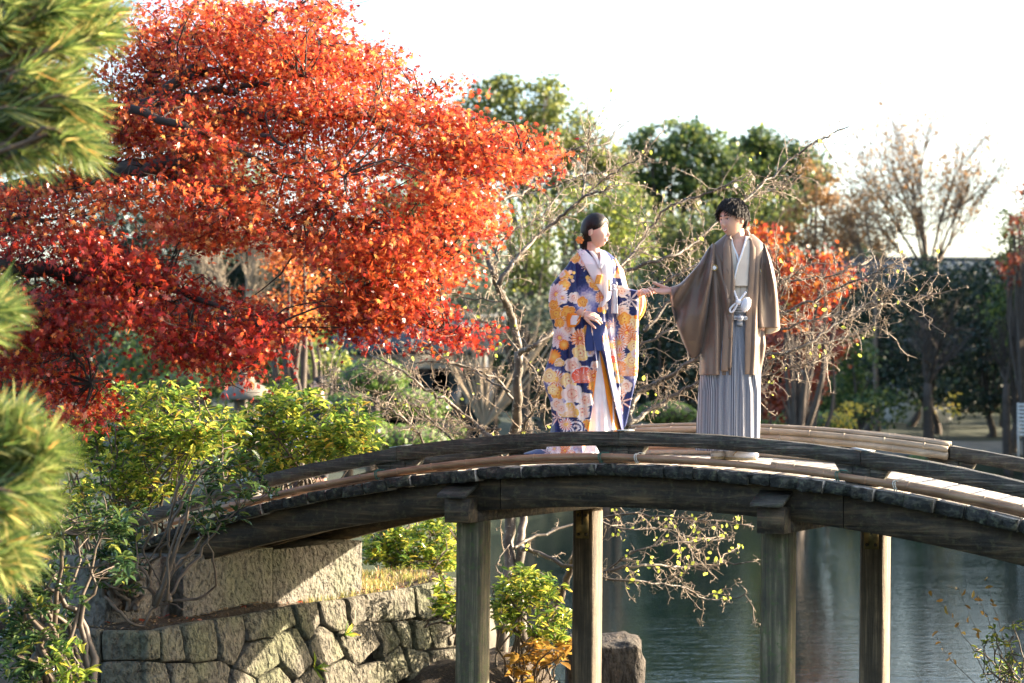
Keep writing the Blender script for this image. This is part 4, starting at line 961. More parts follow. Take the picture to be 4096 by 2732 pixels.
V, F, U, _, _ = loft(inner, YW, [(600, .09), (905, .105), (1200, .14), (1505, .19)], 90, 110, .8, lambda a, b, c: .008 * np.sin(a * .12 + .3) * np.clip((b - 900) / 200, 0, 1) * np.sign(c)); mk('under_robe', V, F, M_wsilk, woman, smooth=True)
fi = front(inner, [(600, .09), (905, .105), (1200, .14), (1505, .19)], YW, .8, .012)
V, F, U, _, _ = panel([(905, 432), (1000, 446), (1150, 470), (1250, 489), (1370, 512), (1440, 524)], [(905, 436), (1000, 467), (1150, 501), (1250, 523), (1370, 560), (1440, 560)], fi, 60, 8, .01); mk('orange_hem', V, F, M_orange, woman, smooth=True)
V, F, U, _, _ = panel([(960, 418), (1100, 400), (1250, 380), (1400, 358), (1505, 318)], [(960, 422), (1100, 407), (1250, 387), (1400, 366), (1505, 328)], lambda X, Y_: fw(X, Y_) - .006, 50, 4, .008); mk('orange_hem', V, F, M_orange, woman, smooth=True)
# plain navy overlap below the waist
V, F, U, cx, cy = panel([(735, 370), (760, 358), (830, 350), (905, 344)], [(735, 470), (760, 468), (830, 452), (905, 468)], lambda X, Y_: fw(X, Y_) - .012, 50, 30, .01); mk('overlap', V, F, M_navy, woman, smooth=True)
# white collars
V, F, U, _, _ = panel([(318, 300), (360, 322), (420, 352), (500, 396), (560, 440), (610, 470)], [(318, 345), (360, 392), (420, 440), (500, 470), (560, 486), (610, 480)], lambda X, Y_: fw(X, Y_) - .008, 60, 12, .012, .003); mk('collar', V, F, M_wsilk, woman, smooth=True)
V, F, U, _, _ = panel([(325, 448), (360, 446), (420, 438), (480, 452), (540, 452), (600, 458), (650, 440)], [(325, 462), (360, 492), (420, 508), (480, 506), (540, 502), (600, 496), (650, 452)], lambda X, Y_: fw(X, Y_) - .014, 60, 12, .012, .003); mk('collar', V, F, M_wsilk, woman, smooth=True)
V, F, U, _, _ = panel([(325, 372), (350, 392), (390, 414), (420, 424)], [(325, 392), (350, 416), (390, 434), (420, 436)], lambda X, Y_: fw(X, Y_) - .016, 30, 6, .01); mk('embroidered_collar', V, F, M_wsilk, woman, smooth=True)
V, F, U, _, _ = panel([(322, 436), (360, 436), (400, 430), (425, 426)], [(322, 450), (360, 462), (400, 456), (425, 442)], lambda X, Y_: fw(X, Y_) - .018, 30, 6, .01); mk('embroidered_collar', V, F, M_wsilk, woman, smooth=True)
g = Bag(); P = [KP(338, 350, YW - .075), KP(322, 325, YW - .01), KP(345, 318, YW + .065), KP(395, 322, YW + .085), KP(435, 326, YW + .05), KP(455, 338, YW - .04)]
g.tube(smooth_pts(P, 4), .014, 8); g.build('collar_back', M_wsilk, woman, smooth=True)
# brocade pouch, fan, tassel
V, F, U, _, _ = panel([(463, 418), (515, 402)], [(463, 452), (515, 438)], lambda X, Y_: fw(X, Y_) - .03, 10, 5, .01); mk('brocade_pouch', V, F, plain_mat('orange_brocade', (.8, .36, .06), .5, .3, 70, .3), woman)
g = Bag(); g.box(KP(484, 560, YW - .155), KP(494, 490, YW - .145)); g.build('folding_fan', M_gold, woman)
g = Bag(); r = np.random.default_rng(2); a = KP(518, 540, YW - .16)
g.ellipsoid(KP(516, 528, YW - .155), (.014, .012, .012), 10, 8); g.ellipsoid(KP(520, 552, YW - .155), (.02, .014, .012), 12, 8)
for k in range(70):
    th = r.uniform(0, 6.28); q = np.array([math.cos(th), math.sin(th), 0]) * r.uniform(.004, .017); P0 = KP(521, 550, YW - .155) + q * .8; g.tube([P0, P0 + q * .3 + np.array([0, 0, -.07]), P0 + q * .5 + np.array([0, 0, -.158])], .0022, 4, False)
for P in ([KP(505, 505, YW - .15), KP(500, 520, YW - .155), KP(520, 545, YW - .155)], [KP(530, 505, YW - .15), KP(534, 522, YW - .155), KP(520, 545, YW - .155)], [KP(520, 545, YW - .16), KP(500, 556, YW - .16), KP(496, 542, YW - .16), KP(516, 532, YW - .16)]): g.tube(smooth_pts(P, 4), .0045, 6)
g.build('tassel', M_wsilk, woman, smooth=True)
# sleeves
sl = [(385, 262, 292), (420, 236, 302), (460, 200, 306), (500, 168, 306), (525, 150, 306), (570, 140, 304), (620, 136, 318), (655, 137, 345), (680, 142, 352), (720, 152, 335), (760, 164, 300), (800, 166, 290), (880, 156, 272), (950, 138, 248), (1000, 120, 236), (1050, 107, 230), (1090, 108, 228), (1140, 124, 226), (1200, 146, 221), (1300, 160, 214), (1372, 174, 204)]
V, F, U, cx, cy = loft(sl, YW - .05, [(385, .03), (460, .07), (650, .09), (760, .05), (1000, .045), (1372, .02)], 320, 110, .75, sfold(270, 380, .008, 9), None, 3)
mk('sleeve', V, F, M_kim, woman, smooth=True, uv=U, col=pattern(cx, cy))
V, F, U, cx, cy = loft([(690, 240, 322), (715, 236, 340), (745, 240, 322), (768, 246, 290)], YW - .09, .045, 40, 50, .8); mk('sleeve_lining', V, F, M_orange, woman, smooth=True)
V, F, U, cx, cy = loft([(700, 262, 322), (725, 252, 324), (755, 256, 300)], YW - .097, .044, 30, 40, .8); mk('sleeve_lining', V, F, M_wsilk, woman, smooth=True)
sr_ = [(370, 505, 528), (400, 510, 545), (460, 518, 560), (520, 524, 575), (545, 526, 600), (556, 528, 664), (600, 530, 664), (720, 524, 661), (800, 518, 659), (900, 512, 658), (1020, 508, 656), (1050, 508, 652), (1120, 515, 634), (1200, 530, 616), (1280, 545, 600), (1335, 562, 588), (1348, 572, 580)]
V, F, U, cx, cy = loft(sr_, YW - .02, [(370, .04), (520, .06), (700, .05), (1348, .02)], 300, 110, .75, lambda a, b, c: (.007 * np.sin(a * .08 + b * .004) * np.clip((b - 560) / 200, 0, 1)) * np.sign(c), None, 3)
mk('sleeve', V, F, M_kim, woman, smooth=True, uv=U, col=pattern(cx, cy))
V, F, U, cx, cy = loft([(558, 655, 668), (580, 655, 694), (620, 655, 704), (660, 655, 702), (700, 655, 686), (728, 655, 664)], YW + .0, .03, 40, 40, .8); mk('sleeve_lining', V, F, M_orange, woman, smooth=True)
V, F, U, cx, cy = loft([(566, 656, 680), (600, 656, 692), (640, 656, 692), (680, 656, 680), (702, 656, 668)], YW - .012, .03, 30, 40, .8); mk('sleeve_lining', V, F, M_pink, woman, smooth=True)
for P in ([KP(664, 556, YW - .062), KP(664, 640, YW - .075), KP(662, 722, YW - .072)], [KP(352, 662, YW - .14), KP(325, 700, YW - .15), KP(296, 740, YW - .13), KP(270, 768, YW - .11)]):
    g = Bag(); g.tube(smooth_pts(P, 6), .0045, 6); g.build('sleeve_edge', M_orange, woman, smooth=True)
# trailing hem on the deck
V, F, U, cx, cy = loft([(1478, 60, 120), (1490, 20, 200), (1500, -10, 300), (1508, 0, 400)], YW + .02, [(1478, .06), (1508, .16)], 30, 80, .9); 
mk('trailing_hem', V, F, M_kim, woman, smooth=True, col=pattern(cx, cy))
# body
Rw = rotm(math.radians(60), math.radians(-4), math.radians(3)); hw_ = KP(412, 212, YW - .01); bb = Bag(); head_bag(bb, hw_, Rw, True, 1.0)
bb.tube(smooth_pts([hw_ + np.array([-.01, .01, -.03]), hw_ + np.array([-.02, .015, -.1]), KP(398, 330, YW), KP(398, 380, YW), KP(398, 480, YW)], 3), [.046, .046, .045, .044, .043, .043, .044, .048, .06, .075, .085, .09, .09], 18)
bb.tube([KP(395, 420, YW), KP(395, 640, YW)], [.085, .085], 16)
for sx in (-1, 1): bb.tube([KP(390, 620, YW) + np.array([sx * .06, 0, 0]), KP(385, 1100, YW) + np.array([sx * .06, 0, 0]), KP(385, 1480, YW) + np.array([sx * .06, 0, 0])], [.08, .06, .04], 12)
a1 = KP(290, 430, YW); a2 = KP(215, 640, YW - .02); a3 = KP(338, 690, YW - .14)
bb.tube(smooth_pts([KP(395, 430, YW), a1, (a1 + a2) / 2, a2], 3), np.linspace(.06, .04, 10), 12); bb.tube([a2, (a2 + a3) / 2, a3, a3 + (a3 - a2) * .05], [.04, .032, .024, .023], 12)
hand(bb, KP(340, 690, YW - .145), (1, -.12, -.28), (.2, -.85, .5), .9, (.32, .34, .38, .42), 1, .1, .5, .5)
b1 = KP(515, 430, YW); b2 = KP(590, 620, YW + .02); b3 = KP(684, 562, YW - .06)
bb.tube(smooth_pts([KP(400, 430, YW), b1, (b1 + b2) / 2, b2], 3), np.linspace(.06, .04, 10), 12); bb.tube([b2, (b2 + b3) / 2, b3, b3 + (b3 - b2) * .05], [.04, .032, .023, .023], 12)
# her hand rests in his: bring both hands to the same depth
hm = KP(768, 556, YM - .05); yh = hm[1]
w3 = KP(690, 562, (yh + YW) / 2 - .02); bb.tube([b3, (b3 + w3) / 2, w3], [.023, .023, .0225], 12)
hand(bb, w3, KP(745, 542, yh) - w3, (-.2, -.55, .8), .86, (.42, .5, .55, .6), -1, .08, .6, .35, .9)
body = bb.build('body', M_skinw, woman, smooth=True); fuse(body, .0028)
add_face(woman, hw_, Rw, True, 1)
g = Bag(); r = np.random.default_rng(5)
keepw = lambda x, y, z: np.clip((z - np.where(y < -.12, .5 - .52 * np.abs(x) , np.where(y < .12, .12 - .5 * (y + .12), -.62))) * 5, -.3, 1)
hair_cap(g, hw_, Rw, True, keepw, .016)
g.ellipsoid(np.array([0, .085, -.07]) @ Rw.T + hw_, (.04, .043, .052), 20, 14, Rw); g.ellipsoid(np.array([0, .09, -.105]) @ Rw.T + hw_, (.032, .036, .035), 18, 12, Rw)
for side in (-1, 1):   # swept side locks and fine strands
    for k in range(26):
        t = k / 25; p0 = head_surface(np.array([side * .12, -.75 + t * .3, .75]), True) + np.array([0, -.004, .012]); p1 = head_surface(np.array([side * .75, -.5 + t * .35, .35]), True) * 1.07; p2 = head_surface(np.array([side * .98, .1 + t * .3, .02]), True) * 1.08; p3 = head_surface(np.array([side * .6, .9, -.25]), True) * 1.08
        g.tube(smooth_pts(np.array([p0, p1, p2, p3]) @ Rw.T + hw_, 4), np.linspace(.006, .005, 13), 5, False)
for k in range(60):
    u = np.array([r.normal(0, .5), r.normal(0, .5), 1]); u /= np.linalg.norm(u); p = head_surface(u, True) + u * .015; q = p + np.array([r.normal(0, .02), .02, r.uniform(-.002, .01)]); g.tube(smooth_pts(np.array([p, (p + q) / 2 + u * .004, q]) @ Rw.T + hw_, 2), .0007, 3, False)
g.build('hair', M_hair, woman, smooth=True)
g = Bag(); fc = KP(318, 262, YW - .04)
for k in range(6):
    a = k * 1.05; g.ellipsoid(fc + np.array([.014 * math.cos(a), -.006, .014 * math.sin(a)]), (.015, .005, .011), 10, 6, rotm(0, 0, -a))
hf = g.build('hair_flower', plain_mat('orange_petal', (.8, .26, .05), .5, .2, 30, .1), woman, smooth=True)
g = Bag()
for k in range(14): g.ellipsoid(KP(328, 236, YW - .04) + r.normal(0, .009, 3), (.006,) * 3, 8, 6)
g.build('hair_blossom', plain_mat('pale_green_bloom', (.5, .52, .3), .6, .2, 30, .1), woman, smooth=True)
for cxx, yw, dy in ((350, .3, -.06), (410, .5, .05)):
    p = KP(cxx, 1500, YW + dy); p[2] = deckz(p); foot(woman, p, yw, .9)

# =================================================================== visitors on the far bank, half hidden by the shrub
def visitor(dx, dy, Y, jc, label, yaw):
    c = PD(dx, dy, Y); gz = c[2] - 1.5; root = empty('person', (c[0], Y, gz), label, 'person'); R = rotm(yaw, 0, 0); b = Bag(); head_bag(b, c, R, False, 1.0, 32, 24)
    o = lambda x, y, z: np.array([x, y, z]) @ R.T + c
    b.tube([o(0, .01, -.05), o(0, .02, -.2), o(0, .02, -.3)], [.055, .055, .09], 12); b.tube([o(0, .02, -.3), o(0, .02, -.75)], [.14, .13], 14)
    for s_ in (-1, 1):
        b.tube(smooth_pts([o(s_ * .05, .02, -.32), o(s_ * .19, .02, -.32), o(s_ * .23, 0, -.6), o(s_ * .16, -.18, -.8)], 3), np.linspace(.06, .03, 10), 10)
        hand(b, o(s_ * .16, -.18, -.8), o(s_ * .1, -.4, -.85) - o(s_ * .16, -.18, -.8), (0, 0, 1), .95, (.5, .5, .5, .5), s_)
        b.tube([o(s_ * .09, .02, -.7), o(s_ * .1, 0, -1.1), o(s_ * .1, .03, -1.5)], [.09, .065, .045], 10); b.tube([o(s_ * .1, .05, -1.46), o(s_ * .1, -.14, -1.47)], [.045, .035], 8)
    bd = b.build('body', M_skinm, root, smooth=True); fuse(bd, .006)
    mt = cloth_mat('visitor_jacket', jc, .7, .2); g = Bag(); g.tube(smooth_pts([o(0, .02, -.22), o(0, .02, -.3), o(0, .02, -.5), o(0, .02, -.85)], 4), np.interp(np.linspace(0, 1, 13), [0, .3, 1], [.09, .19, .2]), 18)
    for s_ in (-1, 1): g.tube(smooth_pts([o(s_ * .1, .02, -.3), o(s_ * .2, .02, -.33), o(s_ * .24, 0, -.6), o(s_ * .17, -.15, -.78)], 4), np.linspace(.085, .055, 13), 12)
    g.build('jacket', mt, root, smooth=True)
    g = Bag()
    for s_ in (-1, 1): g.tube([o(s_ * .08, .02, -.78), o(s_ * .1, 0, -1.1), o(s_ * .1, .03, -1.44)], [.11, .085, .07], 12)
    g.build('trousers', cloth_mat('visitor_trousers', (.03, .03, .04), .8, .2), root, smooth=True)
    g = Bag(); hair_cap(g, c, R, False, keepm, .02, 32, 24); g.build('hair', M_hair, root, smooth=True)
visitor(733, 884, 31, (.012, .018, .03), 'person with dark hair and dark jacket far behind the shrub, facing left', math.radians(-60))
visitor(668, 905, 30.5, (.02, .07, .24), 'person in a blue jacket half hidden behind the shrub beside the stone lantern', math.radians(30))
# ------------------------------------------------------------------ plants
M_bark = wood_mat('dark_maple_bark', (.012, .01, .009), (.035, .028, .024), (.07, .055, .045), (9, 9, 4), .85, .6)
def mottled_bark():
    m, N, L, B = newmat('mottled_bark')
    v = texco(N, L, 'Object'); a = noise(N, L, v, 9, 4, .6); b = noise(N, L, v, 30, 2, .5)
    col = ramp(N, L, a, [(.35, (.04, .032, .026)), (.6, (.11, .09, .07)), (.75, (.18, .155, .125))])
    col = mixc(N, L, ramp(N, L, b, [(.62, (0,) * 3), (.66, (1,) * 3)]), col, (.32, .3, .24))
    L.new(col, B.inputs['Base Color']); B.inputs['Roughness'].default_value = .6
    bump(N, L, a, .4, .01, B); return m
M_mottle = mottled_bark()
M_twig = plain_mat('pale_twig_bark', (.24, .185, .13), .5, .35, 14, .3)
M_stem = plain_mat('shrub_stem', (.085, .064, .045), .6, .45, 12, .4)
MR = lambda a, b, t: a + (b - a) * t
# ---- maple : branches reach in from the left, foliage in layered sprays
M_maple = leaf_mat('red_maple_leaf', [(0, (.22, .018, .018)), (.3, (.4, .045, .022)), (.6, (.52, .095, .03)), (.85, (.58, .17, .05)), (1, (.6, .32, .09))], .55, .25, 1.25)
M_mapledark = leaf_mat('crimson_maple_leaf', [(0, (.16, .012, .012)), (.4, (.3, .022, .018)), (.75, (.45, .045, .02)), (.93, (.6, .13, .03)), (1, (.65, .28, .05))], .5, .28, 1.2)
T_map, F_map = t_maple(); T_ov, F_ov = t_oval(); T_q, F_q = t_quad()
maple = empty('maple_tree', (-7.0, 12.6, 1.3), 'large Japanese maple in fiery red autumn leaf reaching in from the left', 'tree')
rg = np.random.default_rng(11)
def limbY(pts, Y0, amp, seed):
    r = np.random.default_rng(seed); n = len(pts); ph = r.uniform(0, 6)
    return [Y0 + amp * math.sin(ph + i * .9) for i in range(n)]
def limb(bag, pts, r0, r1, Y, n=8, seed=0, amp=.25, wob=0):
    Ys = limbY(pts, Y, amp, seed) if np.isscalar(Y) else Y
    P = np.array([PD(p[0], p[1], y) for p, y in zip(pts, Ys)]); P = smooth_pts(P, 4)
    if wob: 
        r = np.random.default_rng(seed + 5); P[1:-1] += r.normal(0, wob, P[1:-1].shape)
    R = np.linspace(r0, r1, len(P)) * .8; bag.add and bag.tube(P, R, n); return P, R
g = Bag()
MAPLE_LIMBS = [
 ([(-700, 900), (-500, 700), (-250, 520), (0, 450), (200, 408), (330, 385), (400, 376)], .17, .075, 12.6),
 ([(240, 398), (330, 385), (420, 372), (455, 355)], .075, .05, 12.4),
 ([(390, 405), (450, 425), (510, 445), (560, 455), (600, 480), (650, 520), (690, 545), (760, 590)], .04, .012, 12.3),
 ([(-250, 520), (-60, 380), (120, 290), (250, 262), (330, 245), (400, 185), (455, 158), (520, 175), (560, 176)], .11, .02, 12.9),
 ([(270, 255), (370, 240), (480, 215), (560, 200), (640, 190), (700, 175)], .05, .012, 12.6),
 ([(300, 245), (350, 180), (400, 100), (430, 40), (470, -30)], .06, .03, 13.3),
 ([(400, 185), (470, 170), (560, 140), (640, 125), (720, 100)], .03, .01, 13.0),
 ([(300, 250), (420, 290), (500, 320), (560, 350), (620, 385), (680, 420), (740, 470)], .04, .01, 12.2),
 ([(600, 310), (670, 345), (735, 380), (790, 405)], .02, .008, 12.1),
 ([(570, 260), (700, 275), (800, 270), (860, 262), (930, 272), (975, 290), (1040, 300), (1120, 330)], .05, .01, 12.7),
 ([(840, 268), (900, 300), (960, 330), (1020, 350), (1120, 360), (1200, 355)], .025, .008, 12.6),
 ([(860, 265), (950, 240), (990, 215), (1030, 190)], .02, .006, 12.8),
 ([(430, 270), (540, 262), (640, 250), (760, 255), (840, 268)], .05, .04, 12.7),
 ([(700, 410), (800, 470), (880, 520), (960, 560), (1020, 590)], .02, .007, 12.3),
 ([(740, 470), (820, 520), (860, 600), (900, 680), (960, 740), (1040, 765)], .022, .006, 12.2),
 ([(-500, 700), (-200, 620), (0, 610), (120, 625), (210, 645), (300, 640), (420, 670), (520, 710), (600, 760)], .09, .01, 12.0),
 ([(0, 610), (110, 700), (160, 800), (210, 880)], .03, .008, 12.0),
 ([(300, 640), (400, 700), (480, 780), (540, 850)], .02, .006, 11.9),
 ([(430, 250), (500, 200), (600, 60), (680, 20)], .03, .008, 13.0),
 ([(-250, 520), (-100, 500), (60, 500), (160, 510)], .04, .01, 12.2),
 ([(480, 80), (560, 90), (640, 100)], .02, .01, 13.0)]
segs = []
for i, (p, r0, r1, Y) in enumerate(MAPLE_LIMBS):
    P, R = limb(g, p, r0 * .85, r1 * .8, Y, 8, i, .18, .012); segs.append(P)
# trunk outside the frame, so that the limbs grow from something
g.tube(smooth_pts([(-7.2, 12.7, .9), (-7.1, 12.6, 1.7), (-6.6, 12.6, 2.3), PD(-700, 900, 12.6)], 4), np.linspace(.26, .17, 13), 10)
limbpts = np.concatenate(segs)
MP = [ ([(130,110),(300,100),(310,330),(240,420),(150,420),(110,300)], 12.9, .5, 2600, 0),
  # polygon (overview px), Y centre, Y half depth, leaves, crimson?
 ([(290,0),(640,0),(780,15),(775,60),(820,100),(870,105),(922,118),(905,190),(870,240),(800,270),(640,260),(500,250),(380,270),(290,330),(240,260),(300,140)], 13.0, .8, 12500, 0),
 ([(240,250),(420,240),(640,230),(860,215),(950,250),(990,330),(930,400),(820,420),(640,440),(560,450),(420,430),(340,410),(280,330)], 12.6, .7, 8000, 0),
 ([(920,120),(930,185),(905,245),(900,200)], 13.0, .2, 30, 0),
 ([(930,235),(960,188),(1010,180),(1066,170),(1055,200),(1000,225),(960,260)], 12.8, .25, 190, 0),
 ([(860,245),(960,240),(1060,255),(1085,238),(1110,262),(1100,290),(1150,272),(1200,292),(1235,325),(1296,346),(1270,366),(1225,384),(1180,412),(1130,398),(1105,440),(1060,430),(990,395),(900,380)], 12.6, .55, 4600, 0),
 ([(330,400),(480,435),(600,450),(700,430),(860,400),(1000,400),(1100,450),(1112,520),(1080,542),(1020,530),(950,560),(880,590),(800,600),(720,600),(650,570),(590,540),(500,575),(440,560),(370,520),(290,460),(240,420)], 12.3, .7, 8200, 0),
 ([(650,560),(800,560),(950,540),(1060,580),(1072,610),(1050,650),(980,665),(1010,690),(900,740),(760,735),(730,690),(700,640)], 12.3, .5, 3600, 0),
 ([(745,690),(900,660),(1000,700),(1040,740),(1108,755),(1100,775),(1010,790),(960,805),(920,790),(850,812),(790,790),(775,750)], 12.2, .35, 1500, 1),
 ([(0,420),(110,430),(200,430),(300,430),(260,500),(200,545),(120,530),(0,560)], 12.2, .5, 1900, 0),
 ([(0,545),(150,528),(235,530),(262,568),(360,600),(430,640),(500,672),(560,690),(650,705),(658,760),(630,820),(560,830),(480,790),(400,770),(330,750),(280,730),(200,720),(100,700),(0,690)], 12.0, .6, 7600, 1),
 ([(360,740),(560,740),(640,770),(612,845),(560,865),(545,890),(510,880),(480,850),(430,860),(400,820)], 11.9, .4, 1700, 1),
 ([(0,690),(120,700),(190,740),(235,800),(262,870),(285,935),(240,950),(215,990),(170,985),(140,930),(60,880),(0,850)], 11.9, .5, 3600, 1),
]
leafsets = {0: [], 1: []}
tw = Bag()
for pi, (poly, Yc, hd, n, dk) in enumerate(MP):
    r = np.random.default_rng(100 + pi); nc = max(6, n // 26)
    q = rand_in(poly, int(nc * 2.2), r); Yq = Yc + r.uniform(-hd, hd, len(q))
    C = PDv(q[:, 0], q[:, 1], Yq)
    # clumping: keep cluster centres where a smooth noise field is high
    f = np.array([mnoise.noise(Vector(c * 1.9 + pi)) + .35 * mnoise.noise(Vector(c * 4.5)) for c in C])
    f += r.uniform(-.35, .35, len(C)); C = C[np.argsort(-f)[:nc]]
    per = int(n * 1.35) // nc
    for c in C:
        sp_ = np.array([.11, .11, .04]); X = c + r.normal(size=(per, 3)) * sp_
        X = c + np.clip(X - c, -.2, .2); X[:, 2] -= np.minimum(.8 * ((X[:, 0] - c[0]) ** 2 + (X[:, 1] - c[1]) ** 2), .08)
        leafsets[dk].append(X)
    # twigs towards the nearest limb point
    for c in C[:: 2]:
        d = np.linalg.norm(limbpts - c, axis=1); j = int(np.argmin(d)); b = limbpts[j]
        if d[j] > 1.2: b = c + (b - c) / d[j] * .5
        mid = (b + c) / 2 + r.normal(0, .05, 3) + np.array([0, 0, .03])
        tw.tube(smooth_pts([b, mid, c], 2), np.linspace(.0075, .0025, 5), 4, False)
        for k in range(2):
            e = c + r.normal(size=3) * np.array([.14, .14, .05]); tw.tube([c, (c + e) / 2 + r.normal(0, .02, 3), e], [.003, .002, .0015], 3, False)
g.build('trunk', M_bark, maple, smooth=True); tw.build('twig', M_bark, maple, kind='stuff')
leaf_me = {}
for dk in (0, 1):
    X = np.concatenate(leafsets[dk]); r = np.random.default_rng(7 + dk)
    # the leaves nearest the camera are single objects, the rest one mass
    near = np.argsort(X[:, 1])[:2200]; vis = near[r.permutation(len(near))[:150]]; m = np.ones(len(X), bool); m[vis] = False
    Xr = X[m]; N_ = r.normal(size=Xr.shape) + np.array([.25, -.5, .55]); S = r.uniform(.028, .06, len(Xr))
    spin = r.normal(size=Xr.shape) + np.array([0, 0, -.7])
    V, F = scatter(T_map, F_map, Xr, N_, S, r, spin)
    mat = M_mapledark if dk else M_maple
    mk('foliage', V, F, mat, maple, kind='stuff')
    me = make_mesh('leaf', T_map, F_map); me.materials.append(mat)
    for i in vis:
        o = bpy.data.objects.new('leaf', me); scene.collection.objects.link(o); o.parent = maple
        o.location = [float(v) for v in X[i] - rootloc(maple)]; o.rotation_euler = (math.radians(90) + r.normal(0, .5), r.uniform(0, 6.28), r.normal(0, .6)); s_ = float(r.uniform(.07, .088)); o.scale = (s_,) * 3

# ---- foreground pine (far out of focus)
M_needle = leaf_mat('pine_needle', [(0, (.02, .05, .018)), (.45, (.08, .13, .03)), (.75, (.22, .27, .07)), (.92, (.45, .45, .17)), (1, (.42, .22, .06))], .4, .18, 1.5)
M_pinebark = plain_mat('pine_bark', (.13, .08, .05), .85, .4, 20, .6)
pine = empty('pine_tree', (-4.2, 7.0, -.2), 'bright green long needled pine close to the camera at the left edge', 'tree')
rp_ = np.random.default_rng(21)
PINE = [  # shoot tip area polygon, Y, shoots, direction of growth (x, z)
 ([(-60,-40),(200,-40),(255,40),(245,90),(210,110),(120,130),(0,130),(-60,100)], 5.6, 92, (.8, .25)),
 ([(-60,150),(100,150),(180,190),(205,230),(190,280),(100,310),(0,320),(-60,280)], 5.4, 84, (.9, .0)),
 ([(0,330),(130,300),(190,310),(190,350),(120,360),(0,370),(-60,360)], 5.3, 26, (.8, -.45)),
 ([(-60,660),(-20,660),(0,700),(-10,760),(-60,780)], 5.0, 12, (.9, .2)),
 ([(-60,960),(20,940),(80,980),(120,1040),(110,1080),(60,1100),(-60,1100)], 5.0, 60, (.75, .5)),
 ([(-60,1120),(60,1110),(110,1130),(80,1160),(0,1180),(-60,1180)], 4.9, 20, (.9, -.1)),
 ([(-60,1230),(20,1230),(50,1260),(30,1300),(0,1330),(-60,1320)], 5.0, 26, (.7, -.3))]
nb = Bag(); allC = []; allD = []; allS = []
for pi, (poly, Y, nt_, gd) in enumerate(PINE):
    Y += 2.0
    q = rand_in(poly, nt_, rp_); Yq = Y + rp_.uniform(-.35, .35, nt_); C = PDv(q[:, 0], q[:, 1], Yq)
    hub = PD(-190, sum(p[1] for p in poly) / len(poly) + 30, Y)
    for c in C:
        ax = (c - hub); ax /= np.linalg.norm(ax); ax = ax * .5 + np.array([gd[0], rp_.normal(0, .3), gd[1]]) + rp_.normal(0, .2, 3); ax /= np.linalg.norm(ax)
        nn = 62; t = rp_.uniform(-.08, .03, nn); R_ = rp_.normal(size=(nn, 3)); R_ -= ax * (R_ @ ax)[:, None]; R_ /= np.linalg.norm(R_, axis=1)[:, None]
        D = ax * rp_.uniform(.5, 1.5, nn)[:, None] + R_ * rp_.uniform(.25, .95, nn)[:, None] + np.array([0, 0, -.06]); D /= np.linalg.norm(D, axis=1)[:, None]
        allC.append(c + ax * t[:, None]); allD.append(D); allS.append(rp_.uniform(.1, .165, nn))
        mid = (hub + c) / 2 + np.array([0, 0, -.06]) + rp_.normal(0, .04, 3)
        nb.tube(smooth_pts([hub, mid, c - ax * .08, c], 2), np.linspace(.014, .005, 7), 5, False)
C = np.concatenate(allC); D = np.concatenate(allD); S = np.concatenate(allS)
N_ = np.cross(D, rp_.normal(size=D.shape))
V, F = scatter(np.array([(0, -.018, 0), (0, .018, 0), (.6, .018, -.03), (.6, -.018, -.03), (1, 0, -.09)]), np.array([(0, 1, 2), (0, 2, 3), (3, 2, 4)]), C, N_, S, rp_, D)
mk('needles', V, F, M_needle, pine, kind='stuff')
for a in range(5):
    hub = PD(-190, [50, 320, 740, 1080, 1300][a], 7.2)
    nb.tube([(-4.15, 7.1, .6 + a * .3), (hub + np.array([-4.1, 7.0, 1 + .3 * a])) / 2, hub], [.06, .045, .018], 6)
nb.tube([(-4.2, 7.0, -.6), (-4.22, 7.05, 1.6), (-4.1, 7.1, 5.0)], [.15, .12, .07], 8)
nb.build('branch', M_pinebark, pine, smooth=True)

